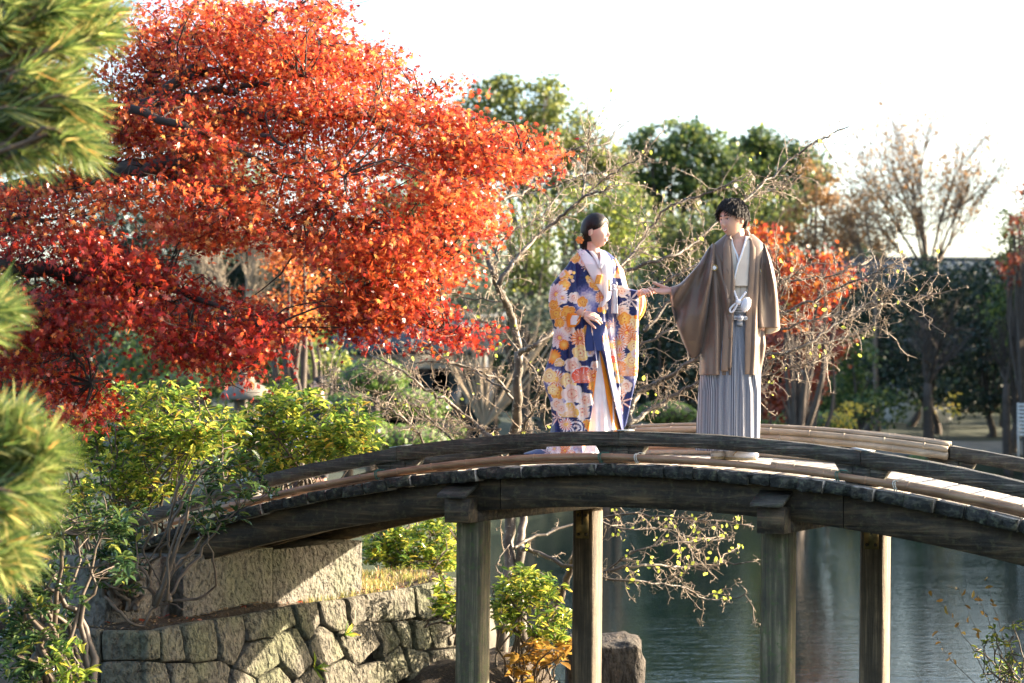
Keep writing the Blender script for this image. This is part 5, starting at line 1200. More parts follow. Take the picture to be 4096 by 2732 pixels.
# ---- bare tree with mottled bark behind the couple
bare = empty('bare_tree', PD(1165, 1560, 16.4) * np.array([1, 1, 0]) + np.array([0, 0, .35]), 'nearly leafless tree with mottled bark and knobbly twigs right behind the couple', 'tree')
BL = [ # pts, r0 px, r1 px, Y, twig density
 ([(1150,1600),(1152,1500),(1160,1400),(1168,1300),(1170,1190),(1178,1080),(1184,990),(1190,895),(1191,807)], 21, 13, 16.4, 0),
 ([(1230,1600),(1205,1480),(1190,1350),(1195,1250),(1200,1180),(1192,1060),(1190,960)], 17, 9, 16.7, 0),
 ([(1140,1600),(1150,1560),(1200,1500),(1257,1420),(1285,1370),(1300,1330),(1330,1250),(1360,1190)], 18, 8, 16.0, 0),
 ([(1191,807),(1175,728),(1160,690),(1144,655)], 12, 10, 16.3, .5),
 ([(1144,655),(1136,631),(1124,613),(1105,570),(1068,525),(1030,470)], 10, 5, 16.2, .8),
 ([(1144,655),(1165,620),(1195,585),(1229,550),(1262,520),(1295,491),(1336,456),(1370,440),(1405,432)], 8, 2.5, 16.0, 1),
 ([(1336,456),(1340,410),(1346,370),(1350,330),(1353,293)], 3.5, 1.5, 15.9, 1),
 ([(1140,660),(1138,610),(1142,560),(1140,520)], 5, 3, 16.6, 1),
 ([(1142,560),(1180,530),(1231,507),(1283,448),(1330,400)], 3.5, 1.8, 16.4, 1),
 ([(1295,491),(1370,425),(1430,385),(1474,357),(1505,319)], 3, 1.3, 15.8, 1),
 ([(1080,505),(1092,491),(1127,466),(1160,455),(1197,446),(1225,420),(1253,393),(1275,370),(1295,352),(1330,340),(1400,325)], 7, 2, 16.8, .9),
 ([(1197,446),(1260,430),(1330,405),(1390,395),(1440,380)], 3, 1.5, 17, .8),
 ([(1194,812),(1215,800),(1237,786),(1274,755),(1330,700),(1390,650),(1440,620)], 8, 6, 16.0, .6),
 ([(1440,620),(1510,597),(1560,580),(1600,555),(1650,507)], 6, 3, 15.8, 1),
 ([(1390,650),(1440,596),(1490,530),(1531,478),(1575,460),(1615,446),(1670,425),(1724,401)], 5, 2, 15.9, 1),
 ([(1650,507),(1709,462),(1760,415),(1811,369),(1852,336),(1880,322),(1908,309),(1949,290)], 5, 1.5, 15.7, .7),
 ([(1709,462),(1760,440),(1800,435),(1840,400)], 3, 1.3, 15.7, 1),
 ([(1443,985),(1450,940),(1461,910),(1490,890),(1517,875),(1560,850),(1596,824),(1680,780),(1740,745),(1790,721),(1840,700),(1899,671),(1960,645),(2028,618),(2080,590)], 9, 1.8, 15.6, 1),
 ([(1440,980),(1480,950),(1540,915),(1600,880),(1680,850),(1752,820),(1840,796),(1900,760),(1958,717),(2017,685),(2096,632)], 8, 1.6, 15.4, 1),
 ([(1600,880),(1700,875),(1745,867),(1811,846),(1860,835),(1899,821)], 4, 1.3, 15.4, .9),
 ([(1752,820),(1830,800),(1940,775),(1990,755),(2042,750)], 3.5, 1.3, 15.5, 1),
 ([(1790,756),(1860,735),(1930,720),(2030,700),(2104,690),(2145,673)], 3.5, 1.2, 15.6, 1),
 ([(1720,690),(1793,650),(1860,640),(1914,633),(1990,600)], 3.5, 1.3, 15.8, 1),
 ([(1780,690),(1790,640),(1785,600),(1790,570)], 2.5, 1.2, 15.2, .7),
 ([(1740,600),(1780,700),(1800,650),(1850,610)], 2.5, 1.2, 15.5, .8),
 ([(1470,700),(1500,660),(1560,630),(1620,600)], 6, 4, 15.7, 1),
 ([(1480,760),(1530,700),(1580,650)], 6, 4, 15.6, 1),
 ([(1420,830),(1500,780),(1560,740)], 5, 3, 15.7, 1),
 ([(1180,1005),(1129,1003),(1088,974),(1042,930),(1005,908),(968,887),(930,855),(883,831),(848,814)], 8, 2, 16.1, 1),
 ([(1188,930),(1153,883),(1112,854),(1042,834),(992,813),(950,800),(912,790)], 5, 1.5, 16.5, 1),
 ([(1170,900),(1100,860),(1060,840),(980,830),(900,850),(860,855)], 3.5, 1.4, 16.2, 1),
 ([(1010,1030),(980,1026),(942,971),(910,950),(871,930),(830,915),(807,907),(760,889),(743,871),(760,850)], 4, 1.2, 15.9, 1),
 ([(1040,1010),(1000,975),(960,935),(930,925),(880,930)], 3.5, 1.3, 16, 1),
 ([(1150,985),(1090,985),(1040,960),(990,965),(940,960)], 3, 1.3, 16.3, 1),
 ([(1191,807),(1230,860),(1250,900),(1250,980)], 4, 3, 16.2, 1),
 ([(1190,1000),(1215,960),(1235,900),(1250,850)], 5, 3, 16.1, 1),
 ([(1191,807),(1150,760),(1120,740),(1080,735)], 3, 1.5, 16.4, 1),
 ([(1170,700),(1120,690),(1060,680),(1020,650),(990,640)], 3, 1.3, 16.3, 1),
 ([(1191,1080),(1110,1020),(1060,1000),(1020,985)], 3, 1.3, 16.3, .8),
 ([(1195,1258),(1239,1270),(1309,1303),(1384,1312),(1472,1298),(1530,1300),(1578,1303),(1650,1300),(1730,1289)], 7, 1.6, 15.9, .5),
 ([(1180,1260),(1204,1242),(1268,1221),(1330,1200),(1442,1180),(1537,1186),(1640,1195),(1731,1209)], 5, 1.4, 16.1, .5),
 ([(1384,1312),(1396,1330),(1480,1335),(1560,1347),(1619,1377),(1670,1375),(1718,1362)], 4, 1.2, 15.8, .5),
 ([(1384,1312),(1450,1270),(1520,1250),(1600,1240),(1680,1240)], 3.5, 1.2, 15.9, .5),
 ([(1360,1190),(1440,1215),(1520,1215),(1600,1235)], 3, 1.2, 16.2, .5),
 ([(1180,1350),(1140,1300),(1170,1250)], 3, 1.5, 16.4, .3),
]
tr = Bag(); tg = Bag(); rb = np.random.default_rng(31); LC = []; POD = []
def crook(p, d, L_, r0, n, jit, grav=-.02):
    P = [p]; d = d / np.linalg.norm(d)
    for i in range(n):
        d = d + rb.normal(0, jit, 3) + np.array([0, 0, grav]); d /= np.linalg.norm(d); P.append(P[-1] + d * L_ / n)
    return np.array(P)
PX = 15.8 / 4571
for bi, (pts, r0, r1, Y, dens) in enumerate(BL):
    P, R = limb(tr, pts, r0 * PX, r1 * PX, Y, 9 if r0 > 6 else 6, 300 + bi, .22, .008)
    if dens == 0: continue
    segL = np.linalg.norm(np.diff(P, axis=0), axis=1); tot = segL.sum(); nt_ = int(tot / .024 * dens)
    cum = np.concatenate([[0], np.cumsum(segL)])
    for k in range(nt_):
        t = rb.uniform(.08, 1) * tot; i = min(np.searchsorted(cum, t) - 1, len(segL) - 1); f = (t - cum[i]) / segL[i]
        p = P[i] * (1 - f) + P[i + 1] * f; ax = (P[i + 1] - P[i]) / segL[i]
        d = ax * .8 + rb.normal(0, .75, 3); d[1] *= .8; d[2] += .1
        L_ = rb.choice([.07, .14, .26, .4], p=[.38, .34, .2, .08]) * rb.uniform(.7, 1.3)
        T = crook(p, d, L_, 0, 5, .28); tg.tube(T, np.linspace(.0044 if L_ > .2 else .0032, .0018, 6), 4, False)
        for s_ in range(int(L_ / .035) + 1):
            j = rb.integers(1, 6); q = T[j]; U = crook(q, rb.normal(size=3) + (T[j] - T[j - 1]) * 8, rb.uniform(.025, .07), 0, 3, .6, -.05)
            tg.tube(U, [.0024, .0021, .0018, .0016], 3, False)
            if rb.random() < .13: POD.append(U[-1])
            if rb.random() < (.024 if p[2] > 2.2 else .09): LC.append(U[-1] + rb.normal(0, .01, 3)); LC.append(U[-1] + rb.normal(0, .03, 3))
tr.build('trunk', M_mottle, bare, smooth=True)
tg.build('twig', M_twig, bare, kind='stuff')
POD = np.array(POD); V, F = [], None
pb = Bag()
for p in POD: pb.ellipsoid(p + np.array([0, 0, -.012]), (.0045, .0045, .008), 6, 4)
pb.build('seed_pod', M_twig, bare, kind='stuff')
M_sparse = leaf_mat('yellow_green_leaf', [(0, (.3, .42, .05)), (.5, (.48, .55, .08)), (1, (.62, .6, .12))], .55, .35, 1.5)
LC = np.array(LC); low = LC[:, 2] < 2.1; hi_ = LC[~low]; LC = np.concatenate([LC[low][:130], hi_[rb.permutation(len(hi_))]]); LCn = len(LC)
me = make_mesh('leaf', T_ov * np.array([1, 1.7, 1]), F_ov); me.materials.append(M_sparse)
for p in LC[:300]:
    o = bpy.data.objects.new('leaf', me); scene.collection.objects.link(o); o.parent = bare
    o.location = [float(v) for v in p - rootloc(bare)]; o.rotation_euler = (rb.normal(1.2, .5), rb.uniform(0, 6.28), rb.uniform(-1, 1)); s_ = float(rb.uniform(.022, .048)); o.scale = (s_,) * 3

# ---- evergreen shrubs (whorled lance leaves)
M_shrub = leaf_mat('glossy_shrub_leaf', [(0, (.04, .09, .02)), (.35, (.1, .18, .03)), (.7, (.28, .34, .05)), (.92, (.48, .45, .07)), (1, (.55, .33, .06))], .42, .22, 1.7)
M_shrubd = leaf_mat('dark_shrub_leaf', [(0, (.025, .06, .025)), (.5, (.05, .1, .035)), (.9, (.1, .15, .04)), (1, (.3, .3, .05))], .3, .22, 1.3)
M_gold = leaf_mat('orange_shrub_leaf', [(0, (.22, .14, .035)), (.5, (.36, .19, .04)), (1, (.42, .32, .07))], .45, .3, 1.4)
def shrub(poly, base, Y, hd, nwh, label, mat=M_shrub, ls=.085, stems=14, group=None, seed=0, sr=.012, singles=0, per=11, w=1.0, cat='shrub'):
    r = np.random.default_rng(500 + seed)
    b = PD(base[0][0], base[0][1], Y); root = empty('shrub', b, label, cat, group)
    q = rand_in(poly, int(nwh * 1.7), r); Yq = Y + r.uniform(-hd, hd, len(q)); C = PDv(q[:, 0], q[:, 1], Yq)
    f = np.array([mnoise.noise(Vector(c * 3.1 + seed)) for c in C]) + r.uniform(-.4, .4, len(C)); C = C[np.argsort(-f)[:int(nwh * .68)]]; C[:, 2] += np.abs(r.normal(0, .05, len(C)))
    sb = Bag(); nodes = []
    for i in range(stems):
        bb = base[i % len(base)]; p0 = PD(bb[0] + r.normal(0, 12), bb[1], Y + r.uniform(-hd, hd) * .5)
        e = C[r.integers(len(C))]; m1 = p0 * .6 + e * .4 + r.normal(0, .06, 3) ; m2 = p0 * .25 + e * .75 + r.normal(0, .07, 3)
        P = smooth_pts([p0, m1, m2, e], 4); P[1:-1] += r.normal(0, .012, P[1:-1].shape); sb.tube(P, np.linspace(sr * r.uniform(.6, 1.4), .0035, len(P)), 6); nodes.append(P[4:])
    nodes = np.concatenate(nodes)
    for c in C:
        d = np.linalg.norm(nodes - c, axis=1) + np.maximum(0, nodes[:, 2] - c[2]) * 2; j = int(np.argmin(d)); b_ = nodes[j]; D = c - b_; l = np.linalg.norm(D)
        if l > .5: b_ = c - D / l * .5
        sb.tube(smooth_pts([b_, (b_ + c) / 2 + r.normal(0, .025, 3), c], 2), np.linspace(.0045, .002, 5), 4, False)
    sb.build('stem', M_stem, root, smooth=True)
    n = len(C) * per; Cc = np.repeat(C, per, 0); a = r.uniform(0, 6.28, n); el = r.uniform(-.5, .7, n)
    D = np.stack([np.cos(a) * np.cos(el), np.sin(a) * np.cos(el), np.sin(el)], -1); S = ls * r.uniform(.55, 1.15, n)
    X = Cc + D * (S * .6)[:, None] + r.normal(0, .008, (n, 3)) - np.array([0, 0, 1]) * r.uniform(0, .05, n)[:, None]
    N_ = np.cross(np.cross(D, [0, 0, 1.0]), D) + r.normal(0, .25, (n, 3))
    k = singles
    V, F = scatter(T_ov * np.array([1, w, 1]), F_ov, X[k:], N_[k:], S[k:], r, D[k:]); mk('foliage', V, F, mat, root, kind='stuff')
    if k:
        me = make_mesh('leaf', T_ov, F_ov); me.materials.append(mat); M = frames(N_[:k], r, D[:k])
        for i in range(k):
            o = bpy.data.objects.new('leaf', me); scene.collection.objects.link(o); o.parent = root
            m4 = Matrix(M[i].T.tolist()).to_4x4() @ Matrix.Scale(float(S[i]), 4); m4.translation = Vector((X[i] - rootloc(root)).tolist()); o.matrix_local = m4
    return root
shrub([(195,960),(270,900),(330,890),(400,905),(430,885),(480,930),(540,950),(560,1000),(520,1100),(420,1130),(330,1180),(240,1190),(200,1100)], [(330,1340),(290,1330),(360,1330),(400,1310)], 14.6, .5, 620, 'tall sunlit green shrub behind the left foot of the bridge', seed=1, stems=34, singles=60)
shrub([(90,960),(170,960),(230,1010),(230,1120),(210,1210),(120,1220),(60,1120)], [(200,1330),(160,1340),(240,1330)], 15.6, .5, 330, 'yellow green shrub between the pine and the tall sunlit shrub', seed=21, stems=20)
shrub([(500,960),(600,930),(640,895),(680,910),(720,900),(760,930),(830,945),(870,1000),(890,1030),(820,1060),(700,1080),(620,1110),(520,1130)], [(640,1230),(560,1240),(720,1220)], 15.4, .5, 640, 'sunlit yellow green shrub beside the stone lantern behind the bridge rail', seed=2, stems=34, singles=60)
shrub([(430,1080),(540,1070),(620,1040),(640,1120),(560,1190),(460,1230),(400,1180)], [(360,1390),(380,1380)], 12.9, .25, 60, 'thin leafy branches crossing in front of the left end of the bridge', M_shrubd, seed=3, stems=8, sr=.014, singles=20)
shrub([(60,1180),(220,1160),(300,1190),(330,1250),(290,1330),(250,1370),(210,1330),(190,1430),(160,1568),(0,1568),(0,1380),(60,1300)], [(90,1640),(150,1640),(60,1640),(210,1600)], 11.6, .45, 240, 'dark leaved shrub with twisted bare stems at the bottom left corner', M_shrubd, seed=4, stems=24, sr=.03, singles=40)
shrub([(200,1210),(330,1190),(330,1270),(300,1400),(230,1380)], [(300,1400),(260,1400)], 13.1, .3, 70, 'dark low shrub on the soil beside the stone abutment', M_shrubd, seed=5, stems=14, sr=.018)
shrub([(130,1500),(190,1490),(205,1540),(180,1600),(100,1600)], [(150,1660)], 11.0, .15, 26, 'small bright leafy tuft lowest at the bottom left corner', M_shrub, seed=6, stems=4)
shrub([(820,1240),(900,1200),(960,1180),(1045,1180),(1060,1310),(1000,1330),(940,1320),(870,1290),(830,1290),(860,1210)], [(900,1330),(960,1340),(1020,1340)], 17.3, .4, 330, 'green and orange tinged shrub seen under the bridge beside the abutment', seed=7, stems=16, singles=20)
shrub([(1130,1380),(1180,1310),(1240,1320),(1300,1350),(1312,1440),(1280,1500),(1240,1490),(1200,1450),(1150,1440)], [(1190,1600),(1230,1600),(1160,1600)], 15.5, .35, 200, 'bright green shrub between the two left bridge posts', seed=8, stems=18, sr=.016, singles=20)
shrub([(1160,1480),(1240,1480),(1300,1500),(1310,1568),(1200,1600),(1140,1560)], [(1200,1630),(1250,1630)], 15.2, .25, 30, 'golden orange leaved shrub at the foot of the tree trunk', M_gold, ls=.1, seed=9, stems=8, w=1.6)
shrub([(1005,1320),(1040,1300),(1050,1400),(1040,1470),(1000,1400)], [(1045,1480)], 15.0, .15, 30, 'thin sprig of leaves on the wall corner beside the left post', seed=10, stems=5)
shrub([(2230,1500),(2290,1440),(2351,1400),(2400,1420),(2400,1600),(2250,1600)], [(2330,1680),(2380,1680)], 12.6, .3, 42, 'twiggy bush with small leaves at the bottom right corner', M_shrub, ls=.05, seed=11, stems=22, sr=.006)
# slim shoots with a few leaves
sh = empty('sapling', PD(2300, 1640, 12.4), 'slender bare shoots with a few yellow leaves at the lower right over the water', 'plant')
sb = Bag(); lp = []; r = np.random.default_rng(9)
for pts in ([(2300,1640),(2250,1520),(2200,1440),(2140,1355)], [(2310,1640),(2270,1520),(2240,1440),(2200,1350)], [(2320,1640),(2310,1500),(2290,1420),(2265,1330)], [(2310,1640),(2230,1560),(2180,1510),(2150,1460)], [(2330,1640),(2290,1480),(2260,1400),(2240,1360)]):
    P, R = limb(sb, pts, .004, .0015, 12.4, 5, int(pts[3][0]), .1, .003)
    for k in range(6): lp.append(P[-1 - k] + r.normal(0, .012, 3))
sb.build('stem', M_stem, sh); X = np.array(lp)
V, F = scatter(T_ov, F_ov, X, r.normal(size=X.shape), r.uniform(.04, .065, len(X)), r); mk('foliage', V, F, M_gold, sh, kind='stuff')
# grass clump, litter, fallen maple leaves
M_grass = leaf_mat('dry_green_grass', [(0, (.1, .14, .03)), (.35, (.25, .26, .06)), (.7, (.42, .34, .12)), (.95, (.5, .36, .2)), (1, (.4, .1, .04))], .45, .4, 1.4)
r = np.random.default_rng(44); n = 9000
poly = [(815,1290),(850,1285),(930,1310),(1010,1318),(1010,1345),(900,1350),(820,1350)]
q = rand_in([(-1.5, 14.45), (-.7, 15.4), (-.65, 16.2), (-1.2, 17.4), (-2.6, 17), (-1.1, 15.2), (-1.7, 14.6)], n, r); q = q[(np.sin(q[:, 0] * 9) * np.cos(q[:, 1] * 8) + r.normal(0, .6, n)) > -.35]; n = len(q)
z = h_near(q[:, 0], q[:, 1]); D = np.stack([r.normal(0, .45, n), r.normal(0, .45, n), np.ones(n)], -1); D /= np.linalg.norm(D, axis=1)[:, None]
V, F = scatter(np.array([(0, -.04, 0), (0, .04, 0), (.55, .03, .06), (1, 0, .2)]), np.array([(0, 1, 2), (0, 2, 3)]), np.stack([q[:, 0], q[:, 1], z - .01], -1), np.cross(D, r.normal(size=(n, 3))), r.uniform(.025, .085, n), r, D)
mk('grass', V, F, M_grass, kind='stuff', label='tuft of sunlit yellowing grass on the bank beside the abutment', cat='grass')
n = 4200; q = np.stack([r.uniform(-3.6, -.5, n), r.uniform(12.7, 16.5, n)], -1); dw = (q[:, 0] - C0[0]) * WN[0] + (q[:, 1] - C0[1]) * WN[1]; q = q[dw < -.01]; n = len(q)
M_lit = leaf_mat('fallen_litter', [(0, (.1, .06, .03)), (.5, (.25, .16, .08)), (.9, (.4, .28, .14)), (1, (.5, .1, .03))], .1, .6, 1)
X = np.stack([q[:, 0], q[:, 1], h_near(q[:, 0], q[:, 1]) + .008], -1)
V, F = scatter(T_ov, F_ov, X, np.array([0, 0, 1]) + r.normal(0, .35, (n, 3)), r.uniform(.02, .045, n), r)
mk('leaf_litter', V, F, M_lit, kind='stuff', label='brown fallen leaves scattered on the soil above the wall', cat='leaves')
n = 60; q = np.stack([r.uniform(-3.4, -.8, n), r.uniform(12.7, 15.5, n)], -1); dw = (q[:, 0] - C0[0]) * WN[0] + (q[:, 1] - C0[1]) * WN[1]; q = q[dw < -.02]; n = len(q)
X = np.stack([q[:, 0], q[:, 1], h_near(q[:, 0], q[:, 1]) + .02], -1)
V, F = scatter(T_map, F_map, X, np.array([0, 0, 1]) + r.normal(0, .25, (n, 3)), r.uniform(.06, .08, n), r)
mk('fallen_maple_leaves', V, F, M_maple, kind='stuff', label='scattered red maple leaves lying on the bank', cat='leaves')
# exposed roots
g = Bag()
for pts in ([(240,1370),(270,1400),(300,1430),(330,1435),(350,1400),(390,1385),(420,1400)], [(300,1290),(330,1310),(345,1345),(300,1350)], [(330,1180),(350,1210),(330,1260),(345,1300),(370,1340)], [(420,1090),(400,1150),(385,1210),(360,1260),(330,1300)], [(420,1150),(385,1230),(400,1300),(380,1350)]):
    limb(g, pts, .016, .006, 12.85, 6, pts[0][0], .04, .004)
g.build('root', M_stem, label='bent pale roots and stems on the soil left of the abutment', cat='root')
g = Bag()
for c in ((1560/1.469+300, 2050+720/1.469), (1380/1.469+300, 2050+915/1.469)):
    p = hitplane(c, PC, nm) + nm * .04; X = np.repeat(p[None], 14, 0)
    D = r.normal(size=(14, 3)) + nm * 1.2 + np.array([0, 0, .3]); D /= np.linalg.norm(D, axis=1)[:, None]
    V, F = scatter(np.array([(0, -.05, 0), (0, .05, 0), (.6, .05, .05), (1, 0, -.15)]), np.array([(0, 1, 2), (0, 2, 3)]), X, np.cross(D, r.normal(size=(14, 3))), r.uniform(.08, .13, 14), r, D); g.add(V, [F])
g.build('wall_weeds', M_shrub, kind='stuff', label='small bright green weeds sprouting from the joints of the retaining wall', cat='weeds')
# ------------------------------------------------------------------ far trees, houses, lantern
def mkstops(cols): return [(i / (len(cols) - 1), c) for i, c in enumerate(cols)]
ML = {
 'olive': leaf_mat('olive_leaf', mkstops([(.06, .09, .03), (.12, .155, .045), (.27, .28, .07)]), .4, .4, 1.6),
 'dark': leaf_mat('dark_evergreen_leaf', mkstops([(.035, .07, .028), (.07, .12, .038), (.23, .26, .06)]), .4, .35, 1.6),
 'teal': leaf_mat('deep_shade_leaf', mkstops([(.01, .028, .022), (.02, .045, .03), (.05, .075, .035)]), .25, .4, 1.4),  # dark teal puts the deep shade of the wood into the leaf colour
 'lime': leaf_mat('yellow_green_bush_leaf', mkstops([(.06, .1, .022), (.13, .17, .035), (.27, .28, .06)]), .45, .4, 1.6),
 'brown': leaf_mat('tan_autumn_leaf', mkstops([(.16, .1, .045), (.3, .17, .07), (.4, .26, .12)]), .4, .5, 1.4),
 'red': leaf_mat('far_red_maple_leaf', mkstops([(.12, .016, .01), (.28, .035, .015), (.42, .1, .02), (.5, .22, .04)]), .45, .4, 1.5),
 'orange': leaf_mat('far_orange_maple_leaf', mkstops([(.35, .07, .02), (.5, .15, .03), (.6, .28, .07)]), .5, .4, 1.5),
 'darkred': leaf_mat('dull_red_leaf', mkstops([(.08, .02, .015), (.2, .04, .02), (.3, .08, .03)]), .35, .5, 1.3),  # dull tone puts the shade of the lower red maple into the leaves
 'grey': leaf_mat('grey_green_leaf', mkstops([(.08, .1, .07), (.14, .17, .11), (.22, .24, .16)]), .3, .5, 1.3),
 'clip': leaf_mat('clipped_bush_leaf', mkstops([(.05, .11, .025), (.11, .2, .04), (.22, .3, .06)]), .3, .4, 1.5)}
M_ftrunk = plain_mat('far_trunk_bark', (.07, .055, .045), .85, .3, 6, .3)
M_ptrunk = plain_mat('pale_branch_bark', (.26, .21, .15), .8, .3, 6, .3)
def fartree(name, label, lobes, Y, mat, trunk=None, ls=.15, cover=3.0, depth=.9, seed=0, group=None, cat='tree', tmat=None, tr=.12, branches=10, tmplt=0, jagged=.12):
    """lobes: (dx, dy, rx, ry) in overview px at distance Y, each built as a clump with real depth"""
    r = np.random.default_rng(900 + seed); k = Y / 4571.0
    X_ = []; N_ = []
    grow = 1.14 if mat in (ML['dark'], ML['olive']) else 1.0
    for (dx, dy, rx, ry) in lobes:
        rx, ry = rx * grow, ry * grow
        c = PD(dx, dy, Y + r.uniform(-1, 1) * depth * rx * k * .7); a, b = rx * k, ry * k
        n = int(1.25 * cover * rx * ry * math.pi * k * k / (ls * ls * .35)); n = min(n, 30000)
        ns = max(4, int(n / 34)); U = r.normal(size=(ns, 3)); U /= np.linalg.norm(U, axis=1)[:, None]; U *= r.uniform(.35, 1.0, ns)[:, None] ** .5
        S_ = c + U * np.array([a, a * depth, b])
        per = n // ns; X = np.repeat(S_, per, 0) + r.normal(0, jagged * (a + b) / 2 + .12, (ns * per, 3)) * np.array([1, 1, .75])
        X_.append(X); N_.append(U.repeat(per, 0) * 1.2 + r.normal(0, .8, X.shape) + np.array([0, 0, .3]))
    X = np.concatenate(X_); N_ = np.concatenate(N_); S = ls * r.uniform(.6, 1.3, len(X))
    if trunk is None: trunk = (lobes[0][0], 1000)
    tp = PD(trunk[0], 900, Y); gz = max(float(h_far(np.array(tp[0]), np.array(Y))), 0) - .2
    base = np.array([tp[0], Y, gz]); root = empty(name, base, label, cat, group)
    V, F = scatter(T_q * np.array([1, 1.4, 1]), F_q, X, N_, S, r); mk('crown', V, F, mat, root, kind='stuff')
    sb = Bag()
    cc = X.mean(0); zl = X[:, 2].min(); fk = base * .45 + cc * .55; fk[2] = max(gz + .4 * (zl - gz), gz + .25 * (cc[2] - gz))
    sb.tube(smooth_pts([base, (base + fk) / 2 + r.normal(0, tr, 3), fk], 3), np.linspace(tr * 1.5, tr, 7), 7, False)
    for i in range(branches):
        l = lobes[i % len(lobes)]; e = PD(l[0] + r.normal(0, l[2] * .3), l[1] + r.normal(0, l[3] * .3), Y + r.normal(0, .5))
        m = fk * .5 + e * .5 + r.normal(0, .15, 3)
        sb.tube(smooth_pts([fk, m, e], 3), np.linspace(tr * r.uniform(.5, .8), tr * .12, 7), 5, False)
    sb.build('trunk', tmat or M_ftrunk, root, smooth=True)
    return root
FT = fartree
FT('evergreen_tree', 'tall olive green tree rising above the tip of the maple branch', [(1125,240,62,48),(1165,205,38,32),(1080,265,45,45),(1185,290,60,50),(1262,225,42,42),(1240,250,45,40),(1300,290,62,50),(1245,335,80,50),(1345,320,42,38),(1150,365,80,50),(1330,385,70,50),(1385,360,36,40),(1400,400,42,55),(1425,450,40,50),(1260,420,70,50)], 70, ML['olive'], (1240,0), .17, 2.3, seed=1, tr=.2, branches=16)
FT('evergreen_tree', 'broad dark evergreen with billowing crown left of the man, under the white sky', [(1478,330,40,32),(1535,318,40,34),(1595,312,36,28),(1630,340,40,36),(1500,375,66,45),(1580,378,76,50),(1655,392,60,50),(1450,400,40,40),(1540,440,80,50),(1620,450,80,50),(1460,455,50,40)], 84, ML['dark'], (1560,0), .2, 3.2, seed=2, tr=.25, branches=16)
FT('evergreen_tree', 'dark evergreen with sunlit top directly behind the man\'s head', [(1705,332,34,28),(1750,330,36,32),(1785,345,34,32),(1730,375,60,42),(1790,395,60,46),(1700,425,70,46),(1770,455,70,46),(1840,390,36,30),(1862,400,42,42),(1832,362,36,30),(1850,425,45,40)], 86, ML['dark'], (1760,0), .2, 3.2, seed=3, tr=.25, branches=16)
FT('autumn_tree', 'tan and green mixed tree right of the man below the pale sky', [(1868,400,34,34),(1895,440,40,40),(1880,490,60,50),(1930,530,46,50),(1840,520,60,50),(1950,570,40,40),(1800,560,50,50),(1890,560,60,30)], 74, ML['brown'], (1870,0), .15, 1.2, seed=4, branches=18)
FT('evergreen_tree', 'loose green lower canopy with sky glints between the two people', [(1480,510,60,44),(1560,520,70,50),(1650,530,60,50),(1740,500,70,50),(1820,480,60,50),(1600,600,70,50),(1720,590,60,40),(1500,590,60,50)], 78, ML['olive'], (1600,0), .16, 1.3, seed=5, tr=.14, branches=22)
FT('bush', 'yellow green bush behind the woman\'s head', [(1300,465,70,36),(1390,460,60,40),(1440,520,60,46),(1340,520,60,46),(1420,590,70,50),(1270,540,50,40)], 46, ML['lime'], (1380,0), .1, 1.7, seed=6, cat='bush', branches=12)
FT('bush', 'bright yellow green bush left of the woman behind the mottled trunk', [(1130,470,40,40),(1200,500,50,40),(1240,590,60,60),(1180,560,50,40),(1250,660,50,50),(1190,640,50,50)], 48, ML['lime'], (1210,0), .1, 1.5, seed=7, cat='bush', branches=12)
FT('evergreen_tree', 'dark round evergreen behind the woman\'s face', [(1400,490,55,42),(1450,540,40,40),(1370,545,40,40)], 50, ML['dark'], (1410,0), .12, 2.4, seed=8)
FT('weeping_tree', 'grey green drooping willow like tree left of the woman', [(1030,600,55,70),(1090,640,55,80),(1250,700,60,70),(1000,700,50,70),(1330,640,50,70),(1150,720,50,70)], 44, ML['grey'], (1080,0), .12, 1.2, seed=9, branches=26, tmat=M_ptrunk, tr=.06)
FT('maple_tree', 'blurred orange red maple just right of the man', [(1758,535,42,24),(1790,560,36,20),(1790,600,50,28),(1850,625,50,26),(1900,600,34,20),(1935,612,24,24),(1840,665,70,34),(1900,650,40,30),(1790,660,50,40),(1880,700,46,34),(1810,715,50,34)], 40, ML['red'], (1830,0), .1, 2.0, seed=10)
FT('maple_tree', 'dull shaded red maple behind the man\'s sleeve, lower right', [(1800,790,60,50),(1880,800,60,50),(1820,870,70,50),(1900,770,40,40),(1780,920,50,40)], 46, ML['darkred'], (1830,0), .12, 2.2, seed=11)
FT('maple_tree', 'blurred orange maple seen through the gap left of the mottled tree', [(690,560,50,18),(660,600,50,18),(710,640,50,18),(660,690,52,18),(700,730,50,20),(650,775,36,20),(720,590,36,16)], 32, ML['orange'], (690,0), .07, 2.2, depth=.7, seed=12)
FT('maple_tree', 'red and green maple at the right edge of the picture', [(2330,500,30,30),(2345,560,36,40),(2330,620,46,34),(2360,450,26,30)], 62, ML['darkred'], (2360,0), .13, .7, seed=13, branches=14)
FT('evergreen_tree', 'green tree mixed with red leaves at the right edge', [(2330,500,30,30),(2350,560,50,40),(2320,560,30,40)], 66, ML['olive'], (2355,0), .13, 1.4, seed=14)
